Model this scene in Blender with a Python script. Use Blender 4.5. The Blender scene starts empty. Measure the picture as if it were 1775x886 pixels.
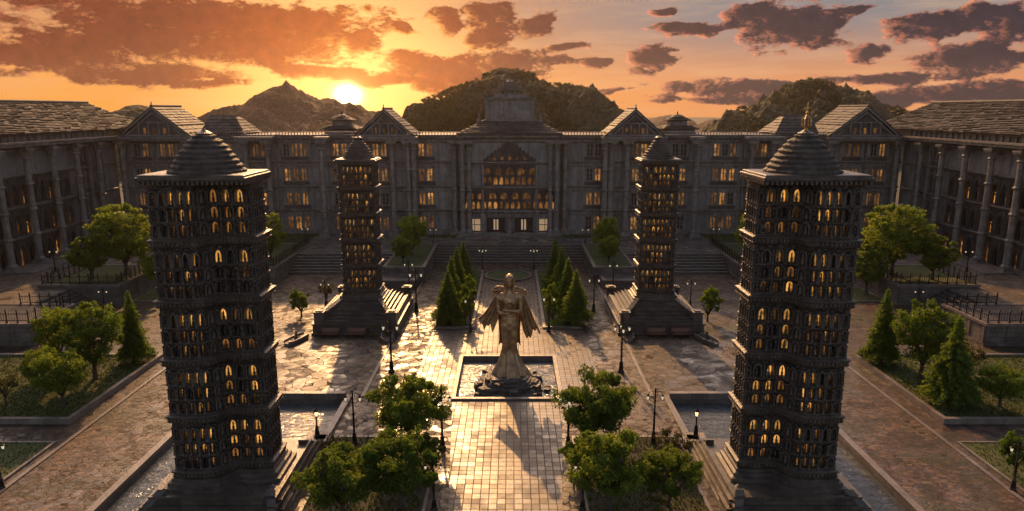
import bpy, math, random
import numpy as np
from mathutils import Vector, Matrix, Quaternion, noise as mnoise
R = math.radians
random.seed(7)
sc = bpy.context.scene
COL = sc.collection

# ------------------------------------------------------------------ camera
cam = bpy.data.cameras.new("camera")
cam_o = bpy.data.objects.new("camera", cam)
COL.objects.link(cam_o)
cam.sensor_width = 36.0
cam.lens = 36.0 * 1210 / 1775
cam.clip_start = 0.5
cam.clip_end = 6000
cam_o.location = (0.45, 0.0, 27.0)
cam_o.rotation_euler = (R(90 - 11.81), 0, 0)
sc.camera = cam_o

# ------------------------------------------------------------------ light, exposure
SUN_AZ, SUN_EL = -9.0, 27.0          # degrees, 0 = straight ahead (+Y), negative = left
sd = Vector((math.sin(R(SUN_AZ)) * math.cos(R(SUN_EL)), math.cos(R(SUN_AZ)) * math.cos(R(SUN_EL)), math.sin(R(SUN_EL))))
sun = bpy.data.lights.new("sun", 'SUN')
sun.energy = 4.4
sun.angle = R(0.6)
sun.color = (1.0, 0.53, 0.20)
sun_o = bpy.data.objects.new("sun", sun)
COL.objects.link(sun_o)
sun_o.location = (0, 0, 80)
sun_o.rotation_euler = (-sd).to_track_quat('-Z', 'Y').to_euler()
vs = sc.view_settings
vs.view_transform = 'Standard'
vs.look = 'None'
vs.exposure = 0.0
vs.gamma = 1.0
vs.use_curve_mapping = False
sc.render.engine = 'CYCLES'
sc.cycles.use_denoising = True
sc.cycles.max_bounces = 6
sc.cycles.diffuse_bounces = 3
sc.cycles.glossy_bounces = 3
sc.cycles.transmission_bounces = 3
sc.cycles.volume_bounces = 0
sc.cycles.transparent_max_bounces = 4
sc.cycles.sample_clamp_indirect = 4.0
sc.cycles.caustics_reflective = False
sc.cycles.caustics_refractive = False


# ------------------------------------------------------------------ node helper
class NT:
    def __init__(self, tree):
        self.t = tree

    def n(self, typ, _in=None, **props):
        nd = self.t.nodes.new(typ)
        for k, v in props.items():
            setattr(nd, k, v)
        for k, v in (_in or {}).items():
            self.put(nd.inputs[k], v)
        return nd

    def put(self, sock, v):
        if isinstance(v, bpy.types.NodeSocket):
            self.t.links.new(v, sock)
        else:
            sock.default_value = v

    def math(self, op, a, b=0.0, c=0.0, clamp=False):
        nd = self.n('ShaderNodeMath', operation=op, use_clamp=clamp)
        for i, v in enumerate((a, b, c)):
            self.put(nd.inputs[i], v)
        return nd.outputs[0]

    def vmath(self, op, a, b=(0, 0, 0), scale=None):
        nd = self.n('ShaderNodeVectorMath', operation=op)
        self.put(nd.inputs[0], a)
        self.put(nd.inputs[1], b)
        if scale is not None:
            self.put(nd.inputs['Scale'], scale)
        return nd.outputs['Value'] if op in ('LENGTH', 'DOT_PRODUCT', 'DISTANCE') else nd.outputs[0]

    def mix(self, f, a, b, blend='MIX'):
        nd = self.n('ShaderNodeMix', data_type='RGBA', blend_type=blend)
        self.put(nd.inputs[0], f)
        self.put(nd.inputs[6], a if isinstance(a, bpy.types.NodeSocket) else (*a[:3], 1))
        self.put(nd.inputs[7], b if isinstance(b, bpy.types.NodeSocket) else (*b[:3], 1))
        return nd.outputs[2]

    def rng(self, v, a, b, c=0.0, d=1.0, smooth=False):
        nd = self.n('ShaderNodeMapRange', interpolation_type='SMOOTHSTEP' if smooth else 'LINEAR')
        for i, x in enumerate((v, a, b, c, d)):
            self.put(nd.inputs[i], x)
        return nd.outputs[0]

    def noise(self, vec, scale, detail=4.0, rough=0.55, dist=0.0):
        return self.n('ShaderNodeTexNoise', {'Vector': vec, 'Scale': scale, 'Detail': detail, 'Roughness': rough, 'Distortion': dist})


# ------------------------------------------------------------------ world: sunset sky
SKY_BLOBS = [  # azimuth, elevation, radius az, radius el (degrees)
    (-21.77, 6.22, 12.14, 1.70),
    (-15.10, 5.76, 3.23, 2.15),
    (-33.33, 3.65, 8.01, 1.18),
    (-26.99, 2.48, 6.56, 0.77),
    (-22.89, 1.95, 3.25, 0.37),
    (-11.71, 5.00, 1.15, 0.88),
    (-14.62, 2.82, 4.36, 0.57),
    (-10.72, 2.21, 3.13, 0.40),
    (-5.76, 2.90, 5.69, 1.37),
    (0.18, 3.49, 3.89, 0.92),
    (-1.63, 5.67, 2.36, 1.18),
    (-1.85, 7.12, 1.62, 0.90),
    (-5.00, 6.80, 1.53, 0.99),
    (-8.81, 6.11, 0.89, 0.53),
    (-10.94, 7.57, 0.79, 0.31),
    (3.38, 3.75, 2.28, 0.41),
    (6.10, 3.69, 1.72, 0.32),
    (10.57, 3.82, 2.05, 0.85),
    (4.50, 4.79, 1.36, 0.30),
    (14.58, 5.90, 3.02, 0.52),
    (12.22, 6.04, 1.49, 0.44),
    (11.30, 7.32, 0.70, 0.30),
    (21.32, 5.96, 3.74, 1.55),
    (18.46, 6.88, 1.88, 0.67),
    (26.04, 4.00, 1.55, 0.62),
    (30.12, 5.43, 2.73, 0.87),
    (32.67, 6.00, 1.92, 0.77),
    (32.67, 3.20, 3.53, 1.06),
    (34.78, 5.26, 1.35, 1.35),
    (18.41, 1.63, 6.39, 0.60),
    (26.94, 2.20, 4.25, 0.46),
    (24.46, 0.74, 12.04, 0.48),
    (33.25, 1.02, 6.35, 0.85),
    (7.97, 1.52, 2.27, 0.30),
    (24.68, 6.78, 1.56, 0.39),
    (-31.02, 6.95, 8.56, 0.43),
    (-26.77, 4.76, 9.97, 1.53),
    (-17.89, 4.45, 5.50, 1.61),
    (-8.45, 3.54, 2.70, 1.08),
    (1.99, 6.39, 1.81, 0.81),
]
world = bpy.data.worlds.new("World")
sc.world = world
world.use_nodes = True
wt = world.node_tree
wt.nodes.clear()
W = NT(wt)

g = bpy.data.node_groups.new("cloud_density", 'ShaderNodeTree')
g.interface.new_socket('P', in_out='INPUT', socket_type='NodeSocketVector')
g.interface.new_socket('D', in_out='OUTPUT', socket_type='NodeSocketFloat')
G = NT(g)
gi = G.n('NodeGroupInput')
go = G.n('NodeGroupOutput')
P0 = gi.outputs[0]
wn = G.noise(G.vmath('MULTIPLY', P0, (1.0, 1.5, 1.0)), 0.22, 2.0)
warp = G.vmath('MULTIPLY', G.vmath('SUBTRACT', wn.outputs['Color'], (0.5, 0.5, 0.5)), (3.6, 1.5, 0))
P1 = G.vmath('ADD', P0, warp)
best = None
for az, el, ra, re in SKY_BLOBS:
    v = G.vmath('LENGTH', G.vmath('MULTIPLY', G.vmath('SUBTRACT', P1, (az, el, 0)), (0.84 / ra, 0.84 / re, 0)))
    best = v if best is None else G.math('SMOOTH_MIN', best, v, 0.25)
base = G.math('SUBTRACT', 1.0, best)
n1 = G.noise(G.vmath('MULTIPLY', P0, (0.75, 1.35, 1.0)), 0.72, 8.0, 0.62).outputs[0]
n2 = G.noise(G.vmath('MULTIPLY', P0, (0.5, 1.6, 1.0)), 1.9, 4.0, 0.6).outputs[0]
dn = G.math('ADD', G.math('MULTIPLY', base, 1.0), G.math('MULTIPLY', G.math('SUBTRACT', n1, 0.5), 2.0))
dn = G.math('ADD', dn, G.math('MULTIPLY', G.math('SUBTRACT', n2, 0.5), 0.6))
G.put(go.inputs[0], dn)

tc = W.n('ShaderNodeTexCoord')
dvec = W.vmath('NORMALIZE', tc.outputs['Generated'])
sp = W.n('ShaderNodeSeparateXYZ', {0: dvec})
az = W.math('MULTIPLY', W.math('ARCTAN2', sp.outputs[0], sp.outputs[1]), 180 / math.pi)
el = W.math('MULTIPLY', W.math('ARCSINE', sp.outputs[2]), 180 / math.pi)
pv = W.n('ShaderNodeCombineXYZ', {0: az, 1: el, 2: 3.7}).outputs[0]
SA, SE = -12.9, 1.1                    # where the sun itself glows through
to_sun = W.vmath('SUBTRACT', (SA, SE, 3.7), pv)
sdist = W.vmath('LENGTH', W.vmath('MULTIPLY', to_sun, (1.0, 1.25, 0)))
tdir = W.vmath('NORMALIZE', to_sun)


def density(vec):
    nd = W.n('ShaderNodeGroup')
    nd.node_tree = g
    W.put(nd.inputs[0], vec)
    return nd.outputs[0]


d0 = density(pv)
d1 = density(W.vmath('ADD', pv, W.vmath('SCALE', tdir, scale=0.45)))
right = W.rng(az, -14.0, 20.0, smooth=True)
alpha = W.rng(d0, 0.0, W.rng(right, 0.0, 1.0, 0.36, 0.22), smooth=True)
thick = W.rng(d0, 0.05, 0.75)
rim = W.math('MULTIPLY', W.rng(W.math('SUBTRACT', d0, d1), 0.03, 0.32), W.rng(d0, 0.68, 0.14))
near = W.rng(sdist, 2.0, 26.0, 1.0, 0.0, smooth=True)
near2 = W.rng(sdist, 0.0, 16.0, 1.0, 0.0, smooth=True)
hi = W.rng(el, 0.5, 7.5, smooth=True)
low_c = W.mix(right, (0.93, 0.37, 0.065), (0.82, 0.32, 0.115))
high_c = W.mix(right, (0.66, 0.30, 0.13), (0.235, 0.235, 0.255))
clear = W.mix(hi, low_c, high_c)
cirr = W.noise(W.vmath('MULTIPLY', pv, (0.12, 0.9, 1.0)), 1.0, 5.0, 0.6).outputs[0]
clear = W.mix(W.rng(cirr, 0.45, 0.75, 0.0, 0.4), clear, (0.85, 0.50, 0.27))
clear = W.mix(W.math('MULTIPLY', near2, 0.85), clear, (2.0, 1.02, 0.28))
body = W.mix(right, (0.20, 0.042, 0.021), (0.036, 0.031, 0.047))
body = W.mix(W.math('MULTIPLY', near2, 0.7), body, (0.95, 0.20, 0.032))
edge = W.mix(near, (0.95, 0.33, 0.18), (1.8, 0.80, 0.17))
thin = W.mix(near, (0.42, 0.17, 0.12), (0.85, 0.28, 0.065))
cloud = W.mix(W.rng(thick, 0.0, 0.32), thin, body)
tex = W.noise(pv, 1.1, 6.0, 0.6).outputs[0]
cloud = W.mix(1.0, cloud, W.mix(tex, (0.45, 0.45, 0.48), (1.35, 1.33, 1.3)), 'MULTIPLY')
cloud = W.mix(W.math('MULTIPLY', rim, 0.9), cloud, edge)
skyc = W.mix(alpha, clear, cloud)
# the sun burning through
glow1 = W.math('POWER', 2.718, W.math('MULTIPLY', W.math('MULTIPLY', sdist, sdist), -1.7))
glow2 = W.math('POWER', 2.718, W.math('MULTIPLY', sdist, -0.55))
skyc = W.mix(1.0, skyc, W.vmath('SCALE', (1.0, 0.82, 0.5), scale=W.math('MULTIPLY', glow1, 7.0)), 'ADD')
skyc = W.mix(1.0, skyc, W.vmath('SCALE', (1.0, 0.46, 0.10), scale=W.math('MULTIPLY', glow2, 1.7)), 'ADD')
# the dome above the picture: a physical sky
nish = W.n('ShaderNodeTexSky', sky_type='NISHITA', sun_disc=False)
nish.sun_elevation = R(SUN_EL)
nish.sun_rotation = R(SUN_AZ)
nish.dust_density = 3.0
nish_c = W.vmath('MULTIPLY', nish.outputs[0], (0.205, 0.172, 0.155))
full = W.mix(W.rng(el, 9.5, 24.0, smooth=True), skyc, nish_c)
back = W.rng(W.math('ABSOLUTE', az), 60.0, 110.0, smooth=True)
full = W.mix(back, full, nish_c)
full = W.mix(W.rng(el, -0.6, -2.5), full, (0.05, 0.035, 0.028))
bg = W.n('ShaderNodeBackground', {'Color': full, 'Strength': 1.0})
W.n('ShaderNodeOutputWorld', {'Surface': bg.outputs[0]})
world.cycles.sampling_method = 'MANUAL'
world.cycles.sample_map_resolution = 256


# ------------------------------------------------------------------ mesh builder
def shift_of(parent):
    v = Vector((0, 0, 0))
    while parent is not None:
        v += parent.location
        parent = parent.parent
    return v


class MB:
    def __init__(self):
        self.v = []
        self.f = []

    def add(self, vs_, fs):
        b = len(self.v)
        self.v.extend(tuple(p) for p in vs_)
        self.f.extend(tuple(i + b for i in q) for q in fs)

    def quad(self, a, b, c, d):
        self.add((a, b, c, d), ((0, 1, 2, 3),))

    def box(self, x0, y0, z0, x1, y1, z1):
        self.add(((x0, y0, z0), (x1, y0, z0), (x1, y1, z0), (x0, y1, z0), (x0, y0, z1), (x1, y0, z1), (x1, y1, z1), (x0, y1, z1)),
                 ((3, 2, 1, 0), (4, 5, 6, 7), (0, 1, 5, 4), (1, 2, 6, 5), (2, 3, 7, 6), (3, 0, 4, 7)))

    def cbox(self, cx, cy, z0, wx, wy, z1):
        self.box(cx - wx / 2, cy - wy / 2, z0, cx + wx / 2, cy + wy / 2, z1)

    def hexa(self, p):          # 8 points: bottom 4 ccw, top 4 ccw
        self.add(p, ((3, 2, 1, 0), (4, 5, 6, 7), (0, 1, 5, 4), (1, 2, 6, 5), (2, 3, 7, 6), (3, 0, 4, 7)))

    def lathe(self, prof, n=12, c=(0, 0, 0), phase=0.0, cap=True, mod=None):
        vs_ = []
        for r, z in prof:
            for i in range(n):
                a = phase + 2 * math.pi * i / n
                k = mod(a, z) if mod else 1.0
                vs_.append((c[0] + r * k * math.cos(a), c[1] + r * k * math.sin(a), c[2] + z))
        fs = []
        for j in range(len(prof) - 1):
            for i in range(n):
                i2 = (i + 1) % n
                fs.append((j * n + i, j * n + i2, (j + 1) * n + i2, (j + 1) * n + i))
        if cap:
            fs.append(tuple(reversed(range(n))))
            fs.append(tuple((len(prof) - 1) * n + i for i in range(n)))
        self.add(vs_, fs)

    def tube(self, pts, radii, n=6, cap=True):
        pts = [Vector(p) for p in pts]
        if not isinstance(radii, (list, tuple)):
            radii = [radii] * len(pts)
        vs_ = []
        ref = Vector((0.31, 0.77, 0.2))
        for i, p in enumerate(pts):
            t = (pts[min(i + 1, len(pts) - 1)] - pts[max(i - 1, 0)])
            t = t.normalized() if t.length > 1e-9 else Vector((0, 0, 1))
            a = t.cross(ref)
            if a.length < 1e-3:
                a = t.cross(Vector((1, 0, 0)))
            a.normalize()
            b = t.cross(a)
            for k in range(n):
                an = 2 * math.pi * k / n
                vs_.append(p + (a * math.cos(an) + b * math.sin(an)) * radii[i])
        fs = []
        for j in range(len(pts) - 1):
            for k in range(n):
                k2 = (k + 1) % n
                fs.append((j * n + k, j * n + k2, (j + 1) * n + k2, (j + 1) * n + k))
        if cap:
            fs.append(tuple(reversed(range(n))))
            fs.append(tuple((len(pts) - 1) * n + k for k in range(n)))
        self.add(vs_, fs)

    def prism(self, poly, z0, z1):
        n = len(poly)
        vs_ = [(x, y, z0) for x, y in poly] + [(x, y, z1) for x, y in poly]
        fs = [tuple(reversed(range(n))), tuple(range(n, 2 * n))]
        for i in range(n):
            j = (i + 1) % n
            fs.append((i, j, j + n, i + n))
        self.add(vs_, fs)

    def extr_x(self, prof, x0, x1):   # profile of (y, z), extruded along x
        n = len(prof)
        vs_ = [(x0, y, z) for y, z in prof] + [(x1, y, z) for y, z in prof]
        fs = [tuple(range(n)), tuple(reversed(range(n, 2 * n)))]
        for i in range(n):
            j = (i + 1) % n
            fs.append((i, i + n, j + n, j))
        self.add(vs_, fs)

    def extr_y(self, prof, y0, y1):   # profile of (x, z)
        n = len(prof)
        vs_ = [(x, y0, z) for x, z in prof] + [(x, y1, z) for x, z in prof]
        fs = [tuple(reversed(range(n))), tuple(range(n, 2 * n))]
        for i in range(n):
            j = (i + 1) % n
            fs.append((i, j, j + n, i + n))
        self.add(vs_, fs)

    def sweep(self, poly, prof, cap=True):   # closed plan polygon (ccw), profile of (offset, z) going up
        n = len(poly)
        vs_ = []
        for o, z in prof:
            vs_ += [(x, y, z) for x, y in offset_poly(poly, o)]
        fs = []
        for j in range(len(prof) - 1):
            for i in range(n):
                k = (i + 1) % n
                fs.append((j * n + i, j * n + k, (j + 1) * n + k, (j + 1) * n + i))
        if cap:
            fs.append(tuple(reversed(range(n))))
            fs.append(tuple((len(prof) - 1) * n + i for i in range(n)))
        self.add(vs_, fs)

    def build(self, name, mat, parent=None, smooth=False, local=False):
        me = bpy.data.meshes.new(name)
        s = Vector() if local else shift_of(parent)
        if s.length > 0:
            me.from_pydata([(x - s.x, y - s.y, z - s.z) for x, y, z in self.v], [], self.f)
        else:
            me.from_pydata(self.v, [], self.f)
        me.materials.append(mat)
        if smooth:
            me.polygons.foreach_set('use_smooth', [True] * len(me.polygons))
        me.update()
        o = bpy.data.objects.new(name, me)
        COL.objects.link(o)
        o.parent = parent
        return o


def offset_poly(poly, d):
    n = len(poly)
    out = []
    for i in range(n):
        p0, p1, p2 = Vector(poly[i - 1]), Vector(poly[i]), Vector(poly[(i + 1) % n])
        a = (p1 - p0).normalized()
        b = (p2 - p1).normalized()
        na, nb = Vector((a.y, -a.x)), Vector((b.y, -b.x))
        m = (na + nb)
        m = m.normalized() if m.length > 1e-6 else na
        k = d / max(0.35, m.dot(na))
        out.append((p1.x + m.x * k, p1.y + m.y * k))
    return out


def tag(o, label=None, cat=None, group=None, kind=None):
    if label:
        o['label'] = label
    if cat:
        o['category'] = cat
    if group:
        o['group'] = group
    if kind:
        o['kind'] = kind
    return o


def empty(name, loc=(0, 0, 0), rz=0.0):
    o = bpy.data.objects.new(name, None)
    o.location = loc
    o.rotation_euler = (0, 0, rz)
    o.empty_display_size = 0.3
    COL.objects.link(o)
    return o


def copy_tree(o, parent=None):
    c = o.copy()
    COL.objects.link(c)
    c.parent = parent
    for ch in list(o.children):
        copy_tree(ch, c)
    return c


def struct(mb, name, mat):
    return tag(mb.build(name, mat), kind='structure')


def cells(mb, xs, ys, inside, z, z_side=None):
    """top faces for the cells of a grid that are inside, side walls down to z_side along its borders"""
    xs, ys = sorted(set(xs)), sorted(set(ys))
    ins = {}
    for i in range(len(xs) - 1):
        for j in range(len(ys) - 1):
            ins[i, j] = inside((xs[i] + xs[i + 1]) / 2, (ys[j] + ys[j + 1]) / 2)
    for (i, j), ok in ins.items():
        if not ok:
            continue
        x0, x1, y0, y1 = xs[i], xs[i + 1], ys[j], ys[j + 1]
        mb.quad((x0, y0, z), (x1, y0, z), (x1, y1, z), (x0, y1, z))
        if z_side is None:
            continue
        for di, dj, a, b in ((-1, 0, (x0, y1), (x0, y0)), (1, 0, (x1, y0), (x1, y1)), (0, -1, (x0, y0), (x1, y0)), (0, 1, (x1, y1), (x0, y1))):
            if not ins.get((i + di, j + dj), False):
                mb.quad((*a, z_side), (*b, z_side), (*b, z), (*a, z))


def in_rects(rects):
    return lambda x, y: any(a < x < b and c < y < d for a, b, c, d in rects)


def wall_panel(mb, fmap, u0, u1, v0, v1, holes, depth):
    us = sorted({u0, u1, *[h[0] for h in holes], *[h[1] for h in holes]})
    vv = sorted({v0, v1, *[h[2] for h in holes], *[h[3] for h in holes]})
    for i in range(len(us) - 1):
        for j in range(len(vv) - 1):
            uc, vc = (us[i] + us[i + 1]) / 2, (vv[j] + vv[j + 1]) / 2
            if any(h[0] < uc < h[1] and h[2] < vc < h[3] for h in holes):
                continue
            mb.quad(fmap(us[i], vv[j], 0), fmap(us[i + 1], vv[j], 0), fmap(us[i + 1], vv[j + 1], 0), fmap(us[i], vv[j + 1], 0))
    for a, b, c, d in holes:
        for p, q in (((a, c), (b, c)), ((b, c), (b, d)), ((b, d), (a, d)), ((a, d), (a, c))):
            mb.quad(fmap(*p, 0), fmap(*p, depth), fmap(*q, depth), fmap(*q, 0))


def arch_pts(a, b, spring, top, pointed, n=5):
    pts = []
    c, r, h = (a + b) / 2, (b - a) / 2, top - spring
    for i in range(n + 1):
        t = i / n
        if pointed:
            x = a + (b - a) * t
            k = abs(x - c) / r
            pts.append((x, spring + h * math.sqrt(max(0.0, 1 - k)) * (1 - 0.18 * (1 - k))))
        else:
            an = math.pi * (1 - t)
            pts.append((c + r * math.cos(an), spring + h * math.sin(an)))
    return pts


def arch_panel(mb, fmap, u0, u1, v0, v1, ow, sill, spring, top, depth, pointed=False, n=5):
    c = (u0 + u1) / 2
    a, b = c - ow / 2, c + ow / 2
    arc = arch_pts(a, b, spring, top, pointed, n)
    q = lambda *ps: mb.quad(*[fmap(u, v, 0) for u, v in ps])
    q((u0, v0), (a, v0), (a, v1), (u0, v1))
    q((b, v0), (u1, v0), (u1, v1), (b, v1))
    if sill > v0:
        q((a, v0), (b, v0), (b, sill), (a, sill))
    for p, r in zip(arc[:-1], arc[1:]):
        q(p, r, (r[0], v1), (p[0], v1))
    out = [(a, sill)] + arc + [(b, sill)]
    for p, r in zip(out, out[1:] + out[:1]):
        mb.quad(fmap(*p, 0), fmap(*r, 0), fmap(*r, depth), fmap(*p, depth))


def arch_trim(mb, fmap, c, ow, sill, spring, top, pointed, w=0.1, d=0.07, n=6):
    """a raised moulding round an arch"""
    a, b = c - ow / 2, c + ow / 2
    inn = arch_pts(a, b, spring, top, pointed, n)
    outp = arch_pts(a - w, b + w, spring, top + w * 1.3, pointed, n)
    inn = [(a, sill)] + inn + [(b, sill)]
    outp = [(a - w, sill)] + outp + [(b + w, sill)]
    for i in range(len(inn) - 1):
        i0, i1, o0, o1 = inn[i], inn[i + 1], outp[i], outp[i + 1]
        mb.quad(fmap(*i0, -d), fmap(*i1, -d), fmap(*o1, -d), fmap(*o0, -d))
        mb.quad(fmap(*o0, -d), fmap(*o1, -d), fmap(*o1, 0.01), fmap(*o0, 0.01))
        mb.quad(fmap(*i1, -d), fmap(*i0, -d), fmap(*i0, 0.01), fmap(*i1, 0.01))


# ------------------------------------------------------------------ materials
def new_mat(name):
    m = bpy.data.materials.new(name)
    m.use_nodes = True
    m.node_tree.nodes.clear()
    t = NT(m.node_tree)
    out = t.n('ShaderNodeOutputMaterial')
    bs = t.n('ShaderNodeBsdfPrincipled')
    t.put(out.inputs[0], bs.outputs[0])
    return m, t, bs, out


def world_pos(t):
    return t.n('ShaderNodeNewGeometry').outputs['Position']


def bump(t, bs, h, strength=0.5, dist=0.05):
    b = t.n('ShaderNodeBump', {'Height': h, 'Strength': strength, 'Distance': dist})
    t.put(bs.inputs['Normal'], b.outputs[0])


def stone_mat(name, c1, c2, rough=0.65, scale=0.5, block=None, carve=0.0, stain=0.5, bstr=0.5):
    m, t, bs, out = new_mat(name)
    p = world_pos(t)
    n1 = t.noise(p, scale, 6, 0.65).outputs[0]
    n2 = t.noise(p, scale * 9, 5, 0.6).outputs[0]
    c = t.mix(t.rng(n1, 0.35, 0.66), c1, c2)
    c = t.mix(t.rng(n2, 0.35, 0.8, 0, 0.45), c, tuple(x * 0.5 for x in c1))
    streak = t.noise(t.vmath('MULTIPLY', p, (1.6, 1.6, 0.12)), 1.0, 4, 0.6).outputs[0]
    c = t.mix(t.rng(streak, 0.5, 0.72, 0, stain), c, tuple(x * 0.45 for x in c1))
    h = t.math('ADD', t.math('MULTIPLY', n2, 0.5), t.math('MULTIPLY', n1, 0.3))
    if block:
        sx, sz = block
        pz = t.n('ShaderNodeSeparateXYZ', {0: p})
        uv = t.n('ShaderNodeCombineXYZ', {0: t.math('ADD', pz.outputs[0], t.math('MULTIPLY', pz.outputs[1], 0.83)), 1: pz.outputs[2]}).outputs[0]
        br = t.n('ShaderNodeTexBrick', {'Vector': uv, 'Scale': 1.0, 'Mortar Size': 0.02, 'Mortar Smooth': 0.3, 'Brick Width': sx, 'Row Height': sz,
                                        'Color1': (1, 1, 1, 1), 'Color2': (0.66, 0.62, 0.6, 1), 'Mortar': (0.3, 0.28, 0.26, 1)})
        c = t.mix(0.85, c, br.outputs[0], 'MULTIPLY')
        h = t.math('ADD', h, t.math('MULTIPLY', br.outputs[1], -0.7))
    if carve:
        vo = t.n('ShaderNodeTexVoronoi', {'Vector': t.vmath('ADD', p, t.vmath('SCALE', t.noise(p, 2.2, 2).outputs['Color'], scale=0.35)), 'Scale': 3.2}, feature='DISTANCE_TO_EDGE')
        e = t.rng(vo.outputs[0], 0.0, 0.16, smooth=True)
        h = t.math('ADD', h, t.math('MULTIPLY', e, carve))
    t.put(bs.inputs['Base Color'], c)
    t.put(bs.inputs['Roughness'], t.rng(n2, 0.3, 0.7, rough - 0.14, rough + 0.12))
    bump(t, bs, h, bstr, 0.12)
    return m


M = {}
M['wall'] = stone_mat('plaster_wall', (0.16, 0.142, 0.13), (0.31, 0.275, 0.245), 0.6, 0.4, stain=0.85, bstr=0.8)
M['trim'] = stone_mat('trim_stone', (0.13, 0.11, 0.094), (0.29, 0.24, 0.20), 0.48, 0.9, stain=0.8, bstr=0.9)
M['column'] = stone_mat('column_stone', (0.13, 0.11, 0.094), (0.29, 0.245, 0.205), 0.42, 0.9, stain=0.8, bstr=0.9)
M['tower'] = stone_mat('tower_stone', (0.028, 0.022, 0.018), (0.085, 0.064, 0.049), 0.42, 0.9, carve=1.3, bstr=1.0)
M['tower_trim'] = stone_mat('tower_trim_stone', (0.05, 0.038, 0.030), (0.135, 0.102, 0.077), 0.36, 1.2, bstr=0.9)  # tower stone brightened: light caught by the belts is in the colour
M['plinth'] = stone_mat('plinth_stone', (0.06, 0.048, 0.04), (0.15, 0.118, 0.092), 0.36, 0.8, block=(1.1, 0.42), bstr=0.7)
M['carved'] = stone_mat('carved_stone', (0.09, 0.078, 0.068), (0.15, 0.125, 0.108), 0.55, 0.8, carve=1.2, bstr=1.0)
M['retaining'] = stone_mat('retaining_stone', (0.13, 0.108, 0.09), (0.22, 0.18, 0.15), 0.55, 0.6, block=(1.4, 0.55), bstr=0.7)
M['step'] = stone_mat('step_stone', (0.06, 0.052, 0.045), (0.12, 0.104, 0.09), 0.4, 0.7)
M['kerb'] = stone_mat('kerb_stone', (0.16, 0.13, 0.108), (0.28, 0.225, 0.185), 0.45, 0.8, block=(1.2, 3.0), bstr=0.5)


def roof_mat(name, c1, c2):
    m, t, bs, out = new_mat(name)
    p = world_pos(t)
    geo = t.n('ShaderNodeNewGeometry')
    rnd = geo.outputs['Random Per Island']
    n1 = t.noise(p, 0.5, 5, 0.65).outputs[0]
    n2 = t.noise(p, 5.0, 4, 0.6).outputs[0]
    c = t.mix(t.rng(n1, 0.35, 0.65), c1, c2)
    c = t.mix(1.0, c, t.mix(rnd, (0.72, 0.72, 0.72), (1.25, 1.22, 1.2)), 'MULTIPLY')
    c = t.mix(t.rng(n2, 0.55, 0.8, 0, 0.5), c, (0.05, 0.055, 0.03))
    t.put(bs.inputs['Base Color'], c)
    t.put(bs.inputs['Roughness'], t.rng(n2, 0.3, 0.7, 0.6, 0.8))
    t.put(bs.inputs['Specular IOR Level'], 0.25)
    bump(t, bs, t.math('ADD', n2, n1), 0.6, 0.08)
    return m


M['roof'] = roof_mat('roof_tiles', (0.05, 0.042, 0.036), (0.11, 0.088, 0.07))
M['flat_roof'] = roof_mat('flat_roof_lead', (0.09, 0.078, 0.068), (0.14, 0.115, 0.095))
M['dome'] = roof_mat('dome_shingles', (0.048, 0.04, 0.033), (0.10, 0.08, 0.063))


def paving_mat(name, c1, c2, scale, wet=0.5, moss=0.3, jointw=0.05, rot=0.0, squash=1.0, rmin=0.16, rmax=0.5):
    m, t, bs, out = new_mat(name)
    p = world_pos(t)
    pw = t.vmath('ADD', p, t.vmath('SCALE', t.vmath('SUBTRACT', t.noise(p, 0.8, 3).outputs['Color'], (0.5, 0.5, 0.5)), scale=0.35))
    pw = t.vmath('MULTIPLY', pw, (1.0, squash, 0.0))
    vo = t.n('ShaderNodeTexVoronoi', {'Vector': pw, 'Scale': scale, 'Randomness': 0.85})
    ve = t.n('ShaderNodeTexVoronoi', {'Vector': pw, 'Scale': scale, 'Randomness': 0.85}, feature='DISTANCE_TO_EDGE')
    joint = t.rng(ve.outputs[0], 0.0, jointw, smooth=True)
    cs = t.n('ShaderNodeSeparateColor', {0: vo.outputs['Color']})
    c = t.mix(cs.outputs[0], c1, c2)
    n0 = t.noise(p, 0.11, 5, 0.6).outputs[0]
    n1 = t.noise(p, 0.42, 6, 0.7, 0.8).outputs[0]
    n2 = t.noise(p, 7.0, 4, 0.6).outputs[0]
    c = t.mix(t.rng(n1, 0.42, 0.62, 0, 0.85), c, tuple(0.4 * x for x in c1))
    c = t.mix(t.rng(n0, 0.48, 0.62, 0, moss), c, (0.045, 0.048, 0.016))
    c = t.mix(joint, (0.028, 0.024, 0.018), c)
    c = t.mix(t.rng(n2, 0.4, 0.8, 0, 0.35), c, tuple(0.5 * x for x in c1))
    t.put(bs.inputs['Base Color'], c)
    wetn = t.rng(t.math('ADD', n1, t.math('MULTIPLY', cs.outputs[1], 0.12)), 0.38, 0.66, smooth=True)
    r = t.math('ADD', t.rng(wetn, 0.0, 1.0, rmin, rmax), t.math('MULTIPLY', cs.outputs[2], 0.30))
    r = t.math('ADD', r, t.math('MULTIPLY', t.math('SUBTRACT', 1.0, joint), 0.6))
    t.put(bs.inputs['Roughness'], r)
    t.put(bs.inputs['Specular IOR Level'], t.rng(wetn, 0.0, 1.0, 0.5 + wet * 0.3, 0.4))
    h = t.math('ADD', t.math('MULTIPLY', joint, 0.7), t.math('ADD', t.math('MULTIPLY', n2, 0.35), t.math('MULTIPLY', cs.outputs[0], 0.5)))
    bump(t, bs, h, 0.35, 0.04)
    return m


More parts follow.
